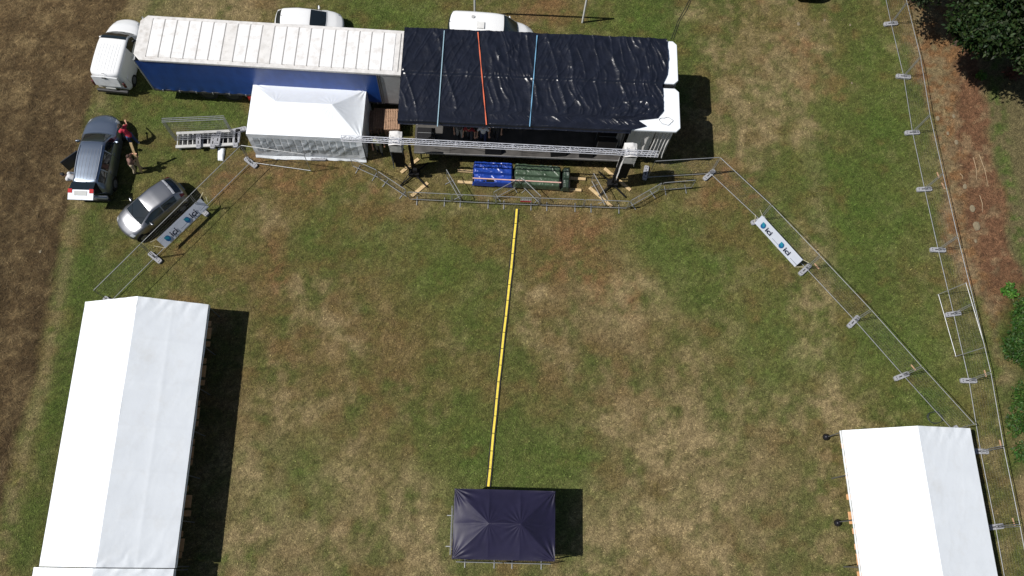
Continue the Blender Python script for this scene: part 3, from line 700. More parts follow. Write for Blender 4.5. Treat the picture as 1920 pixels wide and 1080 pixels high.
for k, (a, b, c) in enumerate([((1577, 836), (1582, 866), (1585, 893)), ((1587, 932), (1591, 971), (1598, 996)), ((1602, 1025), (1606, 1050), (1607, 1077))]):
    q = mir @ at(*b, .76); table(mr_, q.x, q.y, 'pale beer table end at the left edge of the right marquee, %s from top' % ordn[k], -1)
    for nm, pp in (('upper', a), ('lower', c)):
        q = mir @ at(*pp, .46); bench(mr_, q.x, q.y, 'pale bench %s beside the %s table from the top, right marquee' % (nm, ordn[k]), -1)

# ---- small white hipped tent
def hip_tent(c, zE, zR, inset, m, label, name, seed, wall=False, peaks=False, val=.2):
    """c: NW,NE,SE,SW eave corners in world"""
    NW, NE, SE, SW = [Vector(q) for q in c]; ang = math.atan2((NE-NW).y, (NE-NW).x)
    r = empty(name, (SW.x, SW.y, 0), ang, label, 'tent')
    mi_ = rootmat(r).inverted(); W = ((NE-NW).length+(SE-SW).length)/2; D = ((NW-SW).length+(NE-SE).length)/2
    nx, ny = 190, 110
    U, Wy = np.meshgrid(np.linspace(0, W, nx), np.linspace(0, D, ny), indexing='ij')
    dx = np.minimum(U, W-U)/inset; dy = np.minimum(Wy, D-Wy)/(D/2)
    h = np.minimum(dx, dy); h = np.clip(h, 0, 1)
    sagf = h**1.25
    Z = zE+(zR-zE)*sagf
    if peaks:                                       # mid-side trusses lift the cloth along lines through each peak
        for px_ in (inset, W-inset): Z = Z+.085*np.exp(-np.abs(U-px_)/.16)*np.sin(np.pi*np.clip(dy, 0, 1)*.5)*(1-dy)*1.6
        Z = Z+.085*np.exp(-np.abs(Wy-D/2)/.16)*np.clip(1-dx, 0, 1)*np.clip(dx*2, 0, 1)*1.2
    for (ax, ay, amp, rad) in [(0, 0, .02, .6), (W, 0, .03, .6), (0, D, .03, .6), (W, D, .03, .6), (inset, D/2, .009, .6), (W-inset, D/2, .009, .6)]:
        if peaks: amp *= 1.7; rad *= 1.25
        rr = np.hypot(U-ax, Wy-ay); th = np.arctan2(Wy-ay, U-ax); Z = Z+amp*np.exp(-(rr/rad)**2)*np.sin(th*17+seed)*np.clip(rr/.15, 0, 1)*(.3+fbm(U*2, Wy*2, seed))
    Z = Z+.006*(fbm(U*3, Wy*3, seed+1)-.5)
    mw = np.array(rootmat(r)); P = np.stack([U, Wy, Z], -1) @ mw[:3, :3].T+mw[:3, 3]
    grid_mesh('canopy', P, m, r)
    for (a, b) in (((0, 0), (W, 0)), ((W, 0), (W, D)), ((W, D), (0, D)), ((0, D), (0, 0))):
        T_, Zv = np.meshgrid(np.linspace(0, 1, 60), np.linspace(0, 1, 4), indexing='ij')
        X = a[0]+(b[0]-a[0])*T_; Y = a[1]+(b[1]-a[1])*T_; nrm = ((b[1]-a[1]), -(b[0]-a[0])); ln = math.hypot(*nrm)
        off = .012+.03*(1-Zv)*fbm(T_*8, Zv*0, seed+3); X = X+nrm[0]/ln*off; Y = Y+nrm[1]/ln*off
        P = np.stack([X, Y, zE-.01-val*(1-Zv)], -1) @ mw[:3, :3].T+mw[:3, 3]; grid_mesh('valance', P, m, r)
    for x in (.06, W-.06):
        for y in (.06, D-.06): MB().box((x, y, zE/2), (.05, .05, zE)).build('leg', POLE, r, world=False)
    for y in (.06, D-.06): MB().tube((.06, y, zE-.08), (W-.06, y, zE-.08), .02, 6).build('frame_bar', POLE, r, world=False)
    return r, W, D
tz = 2.15
stn, sW, sD = hip_tent((at(478, 158, tz), at(687, 168, tz), at(681, 264, tz), at(461, 251, tz)), tz, 2.95, 1.5, WHITE_PVC, 'small white hipped tent with windowed front wall beside the blue trailer', 'white_tent', 4)
mwt = np.array(rootmat(stn))
X, Z = np.meshgrid(np.linspace(.02, sW-.02, 240), np.linspace(0, 1, 50), indexing='ij')
def wallY(X, Z): return -.02-.10*(1-Z)*(.5+fbm(X*.8, Z, 91))-.05*ridge(fbm(X*1.1-Z*1.6, Z*1.3+X*.3, 92, 3))**3*np.sin(np.pi*Z)
P = np.stack([X, wallY(X, Z), .03+(tz-.1)*Z], -1) @ mwt[:3, :3].T+mwt[:3, 3]
wall = grid_mesh('front_wall', P, WALL_PVC, stn)
for k in range(15):                                 # welded window strips
    x0 = .25+k*(sW-.5)/15; wd = .25
    for (z0, z1) in ((.28, .47), (.50, .72), (.75, .90)) if k % 3 else ((.28, .58), (.62, .90)):
        Xp, Zp = np.meshgrid(np.linspace(x0, x0+wd, 8), np.linspace(z0, z1, 8), indexing='ij')
        Pp = np.stack([Xp, wallY(Xp, Zp)-.012, .03+(tz-.1)*Zp], -1) @ mwt[:3, :3].T+mwt[:3, 3]
        grid_mesh('window_pane', Pp, PANE_PVC, wall)
Xp, Zp = np.meshgrid(np.linspace(0, sW, 120), np.linspace(0, 1, 6), indexing='ij')
Pp = np.stack([Xp, wallY(Xp, Zp*0)-.03-.22*(1-Zp)*fbm(Xp*.9, Zp*0, 95), .03+.14*Zp], -1) @ mwt[:3, :3].T+mwt[:3, 3]
grid_mesh('ground_flap', Pp, WHITE_PVC, wall)
for xx in (0.0, sW):
    Yp, Zp = np.meshgrid(np.linspace(0, sD, 40), np.linspace(0, 1, 12), indexing='ij')
    Pp = np.stack([xx+.02*np.sin(Yp*5), Yp, .03+(tz-.1)*Zp], -1) @ mwt[:3, :3].T+mwt[:3, 3]; grid_mesh('side_wall', Pp, WALL_PVC, stn)
# ---- navy folding canopy
cz = 2.1
cn, cW, cD = hip_tent((at(854, 917, cz), at(1043, 922, cz), at(1040, 1055, cz), at(847, 1048, cz)), cz, 2.95, 1.55, NAVY, 'navy blue folding canopy standing alone at the bottom of the lawn', 'folding_canopy', 12, peaks=True, val=.18)
mc = rootmat(cn)

# ================================================================ FENCES
def panel_meshes():
    L, Ht = 3.45, 2.0
    fr = MB(); z0 = .12
    for z in (z0, Ht): fr.tube((.02, 0, z), (L-.02, 0, z), .018, 6)
    for x in (.04, L-.04): fr.tube((x, 0, .02), (x, 0, Ht), .019, 6)
    f = fr.build('frame', STEEL); me1 = f.data; bpy.data.objects.remove(f)
    wr = MB(); n = 34
    for k in range(1, n): x = .04+(L-.08)*k/n; wr.tube((x, 0, z0), (x, 0, Ht), .0013, 3)
    for z in [z0+(Ht-z0)*k/9 for k in range(1, 9)]: wr.tube((.04, 0, z), (L-.04, 0, z), .0016, 3)
    f = wr.build('wire_mesh', WIRE); me2 = f.data; bpy.data.objects.remove(f)
    return me1, me2
FR, WR = panel_meshes()
def fence_panel(a, b, label, group, top=None):
    """a,b bottom corners (world); top: optional top corner shift"""
    a = Vector(a); b = Vector(b); d = b-a
    r = empty('mesh_fence', a, 0, label, 'fence panel', group)
    x = d.normalized(); up = Vector((0, 0, 1)) if top is None else (Vector(top)-a).normalized(); y = up.cross(x).normalized()
    m = Matrix((x*(d.length/3.45), y, up)).transposed().to_4x4(); m.translation = a
    r.matrix_world = m; r.rotation_mode = 'XYZ'
    for nm, me in (('frame', FR), ('wire_mesh', WR)):
        c = bpy.data.objects.new(nm, me); COL.objects.link(c); c.parent = r
    return r
bpy.context.view_layer.update()
me_foot = None
def foot(px, py, rz, label, group='concrete fence feet', z=0):
    global me_foot
    p = at(px, py, z)
    if me_foot is None:
        mb = MB()
        mb.poly([(-.41, -.09, .13), (-.35, -.125, .13), (.35, -.125, .13), (.41, -.09, .13), (.41, .09, .13), (.35, .125, .13), (-.35, .125, .13), (-.41, .09, .13)], .13)
        r = empty('concrete_block', p, rz, label, 'concrete foot', group)
        b_ = mb.build('block', CONC, r, world=False, bevel=.008)
        h = MB(); [h.disc((x, y, .132), (0, 0, 1), .024, .006, 8) for x in (-.3, .3) for y in (-.045, .045)]
        h.box((-.08, 0, .133), (.17, .055, .007)); h.box((.14, 0, .133), (.07, .04, .007)); h2 = h.build('socket', mat('hole_dark', (.03, .03, .03), .9), b_, world=False, kind='stuff')
        me_foot = r; return r
    c = copy_tree(me_foot); c.location = p; c.rotation_euler = (0, 0, rz); tag(c, label, 'concrete foot', group); return c
def clamp(p, z, root, d):
    MB().box((p.x, p.y, z), (.1, .1, .05)).build('clamp', STEEL, root)
OR = ['first', 'second', 'third', 'fourth', 'fifth', 'sixth', 'seventh', 'eighth', 'ninth', 'tenth', 'eleventh']
# boundary fence along the bark strip (right)
B1 = [(1649, -47), (1669, 46), (1692.6, 145), (1709, 250), (1731.6, 356), (1757, 469.6), (1785.6, 589.4), (1814.4, 714.4), (1836, 846.7), (1864, 988), (1890, 1135)]
for k in range(len(B1)):
    a = at(*B1[k])
    d = at(*B1[min(k+1, len(B1)-1)])-at(*B1[max(k-1, 0)]); an = math.atan2(d.y, d.x)+math.pi/2
    foot(B1[k][0], B1[k][1], an+.1*math.sin(k*2.3), '%s concrete foot from the top under the straight fence beside the bark strip' % OR[k] if k < 9 else 'lowest concrete foot of the fence beside the bark strip' if k == 9 else 'concrete foot past the bottom of the picture beside the bark strip')
    if k < len(B1)-1:
        fence_panel(a, at(*B1[k+1]), '%s wire fence panel from the top in the straight run beside the bark strip' % OR[k], 'wire fence panels beside the bark strip')
# diagonal fence (right of stage to right marquee)
B2 = [(1331, 327), (1423, 413), (1510, 504.5), (1601, 602), (1691, 704), (1785, 808)]
for k in range(len(B2)):
    d = at(*B2[min(k+1, 5)])-at(*B2[max(k-1, 0)]); an = math.atan2(d.y, d.x)+math.pi/2
    foot(B2[k][0]-2, B2[k][1]+2, an+[.0, -.35, .05, .1, -.28, 0][k], '%s concrete foot from the stage end under the diagonal fence' % OR[k])
    if k < 5: fence_panel(at(*B2[k]), at(*B2[k+1]), '%s wire fence panel from the stage end in the diagonal run%s' % (OR[k], ' with the right-hand banner' if k == 1 else ''), 'wire fence panels in the diagonal run')
fence_panel(at(1213, 334), at(1331, 327), 'wire fence panel between the stage corner and the diagonal run', 'wire fence panels in the diagonal run')
foot(1210, 325, math.pi/2-.1, 'concrete foot in front of the white stage curtain')
# left fence
B3 = [(585, 322), (471, 306), (380, 396), (292, 484), (208, 568)]
Ldesc = ['wire fence panel in front of the small white tent wall', 'wire fence panel between the small tent and the left banner', 'wire fence panel carrying the left-hand banner beside the silver hatchback', 'wire fence panel ending behind the long left marquee']
for k in range(5):
    d = at(*B3[min(k+1, 4)])-at(*B3[max(k-1, 1)]); an = math.atan2(d.y, d.x)+math.pi/2
    if k: foot(B3[k][0], B3[k][1], an, ['', 'concrete foot at the fence corner near the small white tent', 'concrete foot at the upper end of the left-hand banner', 'concrete foot at the lower end of the left-hand banner', 'concrete foot hidden behind the top of the left marquee'][k])
    if k < 4: fence_panel(at(*B3[k]), at(*B3[k+1]), Ldesc[k], 'wire fence panels left of the small tent')
foot(598, 298, .1, 'loose concrete foot lying against the bottom of the small tent wall')
# leaning spare panel
la, lb = at(1756, 552), at(1791, 670); lt = at(1811, 531, 1.9)
fence_panel(la, lb, 'spare wire fence panel leaning against the straight fence halfway down', 'wire fence panels beside the bark strip', top=lt)

# stillage with stacked fence panels
c0, c1 = at(330, 276, .25), at(440, 271, .25); an = frame(c0, c1); Ls = (c1-c0).length
rk = empty('fence_stillage', (c0.x, c0.y, 0), an, 'low grey steel stillage full of feet with fence panels standing in it', 'rack')
GREYP = mat('stillage_grey', (.50, .50, .49), .5, metal=.1, var=.15)
ds = .78
for y in (0, ds): MB().box((Ls/2, y, .28), (Ls, .16, .1)).build('side_rail', GREYP, rk, world=False, bevel=.01)
for k in range(12): MB().box((.08+k*(Ls-.16)/11, ds/2, .28), (.05, ds, .05)).build('cross_bar', GREYP, rk, world=False)
for x in (.15, Ls-.15):
    for y in (0, ds): MB().box((x, y, .11), (.1, .1, .24)).build('leg', GREYP, rk, world=False)
MB().box((Ls/2, ds/2, .08), (Ls-.2, ds-.1, .03)).build('base_sheet', mat('dark_tray', (.04, .04, .045), .8), rk, world=False)
mk = rootmat(rk)
for k in range(3):
    a = mk @ V(-.05, .34+k*.10, .3); b = mk @ V(Ls+.02, .34+k*.10, .3)
    fence_panel(a, b, ['front', 'middle', 'rear'][k]+' wire fence panel standing in the grey stillage', 'spare fence panels in the stillage')
for k, (xx, yy, rz) in enumerate([(1.95, .15, 1.5), (2.2, .3, 1.45), (1.2, .2, 1.6), (3.1, .15, 1.6), (3.25, .75, .2), (3.2, .4, 1.5)]):
    p = mk @ V(xx, yy, .33)
    c = copy_tree(me_foot); c.location = p; c.rotation_euler = (0, 0, an+rz)
    tag(c, ['concrete foot in the middle of the stillage', 'concrete foot tucked behind the middle one on the stillage', 'concrete foot left of centre on the stillage', 'concrete foot at the front right corner of the stillage', 'concrete foot lying off the rear right corner of the stillage', 'concrete foot under the right ends of the stacked panels'][k], 'concrete foot', 'concrete feet stored on the stillage')
# white sack
b0 = at(415, 290)
U, Wv = np.meshgrid(np.linspace(-1, 1, 30), np.linspace(-1, 1, 30), indexing='ij')
for_z = .14*np.sqrt(np.clip(1-U**4, 0, 1)*np.clip(1-Wv**4, 0, 1))+.03*(fbm(U*3, Wv*3, 3)-.5)
P = np.stack([b0.x+U*.17*(1+.12*Wv)-.05*Wv, b0.y+Wv*.36, .02+for_z], -1)
sk = grid_mesh('white_sack', P, WHITE_PVC); tag(sk, 'white sack lying on the grass below the stillage', 'sack')
def text_mesh(txt, size, m, mw, name, root):
    cu = bpy.data.curves.new('t', 'FONT'); cu.body = txt; cu.size = size; cu.extrude = .002; cu.offset = size*.022
    o = bpy.data.objects.new('t', cu); COL.objects.link(o); bpy.context.view_layer.update()
    me = bpy.data.meshes.new_from_object(o.evaluated_get(bpy.context.evaluated_depsgraph_get())); bpy.data.objects.remove(o)
    me.transform(mw); me.materials.clear(); me.materials.append(m)
    c = bpy.data.objects.new(name, me); COL.objects.link(c); c.parent = root; return c
def bannermat():
    if 'banner_white' in MATS: return MATS['banner_white']
    m = mat('banner_white', (.72, .77, .88), .4, var=.03); n = m.node_tree; b = n.nodes['Principled BSDF']
    t = n.nodes.new('ShaderNodeBsdfTranslucent'); t.inputs['Color'].default_value = (.70, .72, .86, 1)
    mx = n.nodes.new('ShaderNodeMixShader'); mx.inputs[0].default_value = .3
    n.links.new(b.outputs[0], mx.inputs[1]); n.links.new(t.outputs[0], mx.inputs[2]); n.links.new(mx.outputs[0], n.nodes['Material Output'].inputs['Surface']); return m
def banner(bl_, br, z0, z1, label, lean=0., flip=1, shift=0.):
    """bl_, br : ground points under the left/right ends as read; sheet faces the reader"""
    d = (br-bl_); L = d.length; an = math.atan2(d.y, d.x)
    r = empty('banner', (bl_.x, bl_.y, 0), an, label, 'banner', 'white advertising banners tied to the fences')
    X, Z = np.meshgrid(np.linspace(0, L, 80), np.linspace(0, 1, 12), indexing='ij')
    fy = lambda X, Z: -.05-lean*(1-Z)+.022*(fbm(X*1.2, Z*.8, 7)-.5)
    mw = np.array(rootmat(r)); P = np.stack([X, fy(X, Z), z0+(z1-z0)*Z], -1) @ mw[:3, :3].T+mw[:3, 3]
    sh = grid_mesh('sheet', P, bannermat(), r)
    h = z1-z0; tilt = math.atan2(lean, h); hs = math.hypot(lean, h)
    # local basis on the leaning sheet
    e = Matrix(((1, 0, 0), (0, math.sin(tilt), 0), (0, math.cos(tilt), 0)))
    def pt(x, s, o=.05):
        return Vector((x, -.05-lean*(1-s)-o, z0+h*s))
    tb = mat('banner_ink', (.01, .014, .04), .5); teal = mat('banner_blue', (.01, .10, .27), .5)
    for x0 in (.22, L*.52):
        m4 = Matrix.Translation(pt(x0+.42, .30)) @ Matrix(((1, 0, 0, 0), (0, 0 + math.sin(tilt), -1, 0), (0, math.cos(tilt), 0, 0), (0, 0, 0, 1)))
        text_mesh('ici', .46, tb, m4, 'lettering', sh)
        n = 22; q = [pt(x0+.2+.14*math.cos(a)*(1 if math.cos(a) > 0 else .9), .5+.27*math.sin(a)) for a in [2*math.pi*i/n for i in range(n)]]
        MB().add(q, [tuple(range(n))]).build('emblem', teal, sh, world=False)
        q = [pt(x0+.18+.11*math.cos(a), .60+.14*math.sin(a)-.10*math.cos(a), .058) for a in [2*math.pi*i/n for i in range(n)]]
        MB().add(q, [tuple(range(n))]).build('emblem_leaf', mat('banner_teal', (.015, .22, .32), .5), sh, world=False)
        q = [pt(x0+.98, .30), pt(x0+1.42, .30), pt(x0+1.42, .36), pt(x0+.98, .36)]
        MB().add(q, [(0, 1, 2, 3)]).build('small_print', mat('banner_print', (.35, .38, .45), .5), sh, world=False)
    mb = MB()
    for x, s, dx in ((0, 1, -.28), (0, 0, -.3), (L, 1, .3), (L, 0, .28)): mb.tube((x, -.05-lean*(1-s), z0+h*s), (x+dx, 0, z0+h*s+.12), .012, 4)
    mb.build('tie', mat('tie_cream', (.6, .55, .38), .7), r, world=False, kind='stuff')
    return r
banner(at(306, 462), at(386, 386), .55, 1.05, 'white and blue banner reading ici twice, on the left fence beside the silver hatchback', lean=.4)
banner(at(1421, 414), at(1496, 496), .14, .82, 'white and blue banner reading ici twice, on the diagonal fence at the right', lean=.25)

# ---- crowd barriers
def barrier_meshes():
    L = 2.2; fr = MB()
    for z in (.2, 1.08): fr.tube((.06, 0, z), (L-.06, 0, z), .019, 6)
    for x in (.03, L-.03): fr.tube((x, 0, .2), (x, 0, 1.05), .019, 6)
    a = fr.build('frame', STEEL); m1 = a.data; bpy.data.objects.remove(a)
    br = MB(); [br.tube((L*k/19, 0, .2), (L*k/19, 0, 1.08), .0055, 4) for k in range(1, 19)]
    a = br.build('bars', STEEL); m2 = a.data; bpy.data.objects.remove(a)
    f = MB(); f.box((0, 0, .02), (.04, .5, .03)); f.tube((0, 0, .02), (0, 0, .2), .018, 6)
    a = f.build('foot', STEEL); m3 = a.data; bpy.data.objects.remove(a)
    return m1, m2, m3, L
BM = barrier_meshes()
def barrier(p, q, label):
    a = at(*p) if len(p) == 2 else Vector(p); b = at(*q) if len(q) == 2 else Vector(q); d = b-a
    r = empty('crowd_barrier', a, math.atan2(d.y, d.x), label, 'barrier', 'steel crowd barriers'); r.scale = (d.length/BM[3], 1, 1)
    for nm, me, x in (('frame', BM[0], 0), ('bars', BM[1], 0), ('foot', BM[2], .4), ('foot', BM[2], BM[3]-.4)):
        c = bpy.data.objects.new(nm, me); COL.objects.link(c); c.parent = r; c.location = (x, 0, 0)
    return r
mp = [(767, 376), (848, 380), (930, 384), (1010, 387), (1093, 390), (1175, 393)]
for k in range(5): barrier(mp[k], mp[k+1], 'crowd barrier in the front row facing the lawn, %s from the left' % OR[k])
barrier((662, 314), (711, 336), 'crowd barrier sloping away from the small white tent, nearest the tent')
barrier((713, 338), (764, 372), 'crowd barrier joining the sloping run to the left end of the front row')
barrier((1176, 392), (1234, 359), 'crowd barrier angled back from the right end of the front row')
barrier((1236, 359), (1296, 354), 'short crowd barrier run ending right of the white curtain')
barrier((838, 334), (864, 379), 'crowd barrier set square to the front row left of the blue tarp')
barrier((925, 376), (974, 350), 'crowd barrier standing diagonally below the blue tarp')
barrier((978, 351), (1012, 384), 'crowd barrier standing diagonally below the green tarp')
barrier((1108, 341), (1134, 388), 'crowd barrier set square to the front row beside the right truss lift')
# around the navy canopy
for k, (a, b) in enumerate([((.15, -.12), (2.25, -.12)), ((2.3, -.12), (4.4, -.12)), ((-.12, 2.3), (-.12, .15))]):
    A_ = mc @ V(a[0], a[1], 0); B_ = mc @ V(b[0], b[1], 0)
    barrier(tuple(A_), tuple(B_), ['crowd barrier along the left half of the navy canopy front', 'crowd barrier along the right half of the navy canopy front', 'crowd barrier along the left side of the navy canopy'][k])
# small sign on the front barrier
s0 = at(985, 384.5); sg = empty('barrier_sign', (s0.x, s0.y, 0), sang, 'small sign, white above red, hung on the front row of barriers', 'sign')
MB().box((0, -.04, .80), (.56, .012, .32)).build('plate', mat('sign_white', (.75, .76, .78), .4), sg, world=False)
MB().box((.0, -.05, .56), (.56, .012, .15)).build('lower_strip', mat('sign_red', (.45, .02, .03), .4), sg, world=False)

# ---- yellow cable ramp
cr0, cr1 = at(969, 392), at(915, 913); n = 17; rp = empty('cable_ramp', cr0, 0, 'long yellow and black cable ramp running down the lawn to the navy canopy', 'cable ramp')
pts = []
for k in range(n+1):
    t = k/n; p = cr0.lerp(cr1, t); p.x += .02*math.sin(t*7)+.006*math.sin(k*2.1); pts.append(p)
for k in range(n):
    a, b = pts[k], pts[k+1]; dd = (b-a).normalized()*.008
    s = MB().beam(a+dd+V(0, 0, .03), b-dd+V(0, 0, .03), .235, .035).build('segment', RUBBER, rp, bevel=.008)
    MB().beam(a+dd*2+V(0, 0, .052), b-dd*2+V(0, 0, .052), .105, .014).build('lid', YEL, s)

# thin cables on the grass behind the stage
for k, off in enumerate((0, 5)):
    pts = [at(1258+off-k*1, 74) , at(1271+off*.7, 40), at(1283+off, 18), at(1296+off*.5, -6)]
    pts = [Vector((p.x, p.y, .02)) for p in pts]
    tag(MB().path(pts, .014, 5).build('ground_cable', RUBBER), ['left one of the two black cables trailing across the grass behind the stage corner', 'right one of the two black cables trailing across the grass behind the stage corner'][k], 'cable')
# coil near the right marquee
c = at(1752, 783); pts = [(c.x+(.36+.03*math.sin(a*2.7))*math.cos(a), c.y+(.3+.04*math.cos(a*1.9))*math.sin(a), .03+.004*a) for a in np.linspace(0, 18, 90)]
tag(MB().path(pts, .012, 5).build('cable_coil', mat('coil_black', (.03, .04, .035), .6)), 'dark loose coil of cable on the grass above the right marquee', 'cable')
# wooden stakes
for k, (px, py, an) in enumerate([(1757, 323, -1.35), (1766, 343, -1.25), (1708, 684, -.9), (1845.5, 694, -1.4), (1874, 825, -1.45), (1898, 971, -1.35), (1527, 494, -.9)]):
    p = at(px, py, .02); q = p+V(math.cos(an), math.sin(an), 0)*.36+V(0, 0, .03)
    tag(MB().beam(p, q, .05, .045).build('wooden_stake', mat('stake', (.55, .33, .2), .7)), ['upper one of two short stakes on the ground by the fourth fence foot', 'lower one of two short stakes on the ground by the fourth fence foot', 'short stake behind the fifth foot of the diagonal fence', 'short stake above the eighth foot of the straight fence', 'short stake just above the ninth foot of the straight fence', 'short stake just above the lowest visible foot of the straight fence', 'short stake at the lower right end of the right banner'][k], 'stake', 'wooden stakes')

# ---- goal
g1 = at(1092, 42); g0 = g1+Vector((math.cos(sang), math.sin(sang), 0))*-6.06
gl_ = empty('football_goal', g0, sang, 'white football goal behind the stage trailer', 'goal')
GW = mat('goal_white', (.78, .79, .80), .4)
for x in (0, 6.06): MB().tube((x, 0, 0), (x, 0, 2.5), .055, 12).build('post', GW, gl_, world=False)
MB().tube((-.05, 0, 2.5), (6.11, 0, 2.5), .055, 12).build('crossbar', GW, gl_, world=False)
# ================================================================ VEHICLES
def dense(st, k=6):
    S = np.array(st, float); n = len(S); out = []
    for i in range(n-1):
        p0 = S[max(i-1, 0)]; p1 = S[i]; p2 = S[i+1]; p3 = S[min(i+2, n-1)]
        for t in np.arange(k)/k:
            c = .5*((2*p1)+(-p0+p2)*t+(2*p0-5*p1+4*p2-p3)*t*t+(-p0+3*p1-3*p2+p3)*t**3); l = p1*(1-t)+p2*t
            out.append(c*.45+l*.55)
    out.append(S[-1]); return np.array(out)
class Shell:
    """car surface: u = station index (float, front to rear), s in 0..10 (0 left sill .. 5 top centre .. 10 right sill)"""
    def __init__(s, st):
        s.k = 6; D = dense(st, s.k); s.P = np.zeros((len(D), 11, 3))
        for i, (x, wb, zb, wm, zm, ws, zs, wr, zr, zt) in enumerate(D):
            h = [(wb, zb), (wm, zm), (ws, zs), (wr, zr), (wr*.62, zr+(zt-zr)*.78), (0, zt)]
            for j, (y, z) in enumerate(h): s.P[i, j] = (x, y, z); s.P[i, 10-j] = (x, -y, z)
        xe = abs(D[0][0]); xr_ = abs(D[-1][0])
        for i in range(len(D)):
            x = D[i][0]; t = x/xe if x > 0 else x/xr_
            wgt = abs(t)**1.4*(.34 if x > 0 else -.20)*xe/1.9
            s.P[i, :, 0] -= wgt*(np.abs(s.P[i, :, 1])/.9)**2.2
        # round the profile: subdivide across
        s.m = 3; Q = []
        for i in range(len(D)):
            row = dense(s.P[i], s.m); Q.append(row)
        s.Q = np.array(Q)
    def at(s, u, v):
        a = np.clip(np.asarray(u, float)*s.k, 0, len(s.Q)-1.001); b = np.clip(np.asarray(v, float)*s.m, 0, s.Q.shape[1]-1.001)
        i = a.astype(int); j = b.astype(int); fa = (a-i)[..., None]; fb = (b-j)[..., None]; Q = s.Q
        return (Q[i, j]*(1-fa)+Q[i+1, j]*fa)*(1-fb)+(Q[i, j+1]*(1-fa)+Q[i+1, j+1]*fa)*fb
    def body(s, name, m, root):
        n1, n2, _ = s.Q.shape; vs = s.Q.reshape(-1, 3).tolist()
        fs = [(i*n2+j, i*n2+j+1, (i+1)*n2+j+1, (i+1)*n2+j) for i in range(n1-1) for j in range(n2-1)]
        fs += [tuple(range(n2))[::-1], tuple((n1-1)*n2+j for j in range(n2))]
        fs += [(i*n2, (i+1)*n2, (i+1)*n2+n2-1, i*n2+n2-1) for i in range(n1-1)]
        return MB().add(vs, fs).build(name, m, root, world=False, smooth=True)
    def patch(s, name, m, parent, u0, u1, v0, v1, off=.008, taper=None, nu=30, nv=26, smooth=True):
        a, b = np.meshgrid(np.linspace(0, 1, nu), np.linspace(0, 1, nv), indexing='ij')
        V0 = v0 if taper is None else v0+taper[0]*a; V1 = v1 if taper is None else v1+taper[1]*a
        u = u0+(u1-u0)*a; v = V0+(V1-V0)*b
        P = s.at(u, v); e = .02
        du = s.at(u+e, v)-s.at(u-e, v); dv = s.at(u, v+e)-s.at(u, v-e); N = np.cross(du, dv); N /= np.linalg.norm(N, axis=-1, keepdims=True)+1e-9
        c = np.array([P[..., 0].mean(), 0, .7]); sgn = np.sign(((P-c)*N).sum(-1).mean()) or 1
        Pt = P+N*sgn*off; n = nu*nv
        vs = np.concatenate([Pt.reshape(-1, 3), (P-N*sgn*.01).reshape(-1, 3)]).tolist()
        fs = [(i*nv+j, i*nv+j+1, (i+1)*nv+j+1, (i+1)*nv+j) for i in range(nu-1) for j in range(nv-1)]
        rim = [j for j in range(nv)]+[i*nv+nv-1 for i in range(1, nu)]+[(nu-1)*nv+j for j in range(nv-2, -1, -1)]+[i*nv for i in range(nu-2, 0, -1)]
        fs += [(rim[k], rim[(k+1) % len(rim)], rim[(k+1) % len(rim)]+n, rim[k]+n) for k in range(len(rim))]
        return MB().add(vs, fs).build(name, m, parent, world=False, smooth=smooth)
PLASTIC = mat('bumper_plastic', (.03, .03, .032), .6)
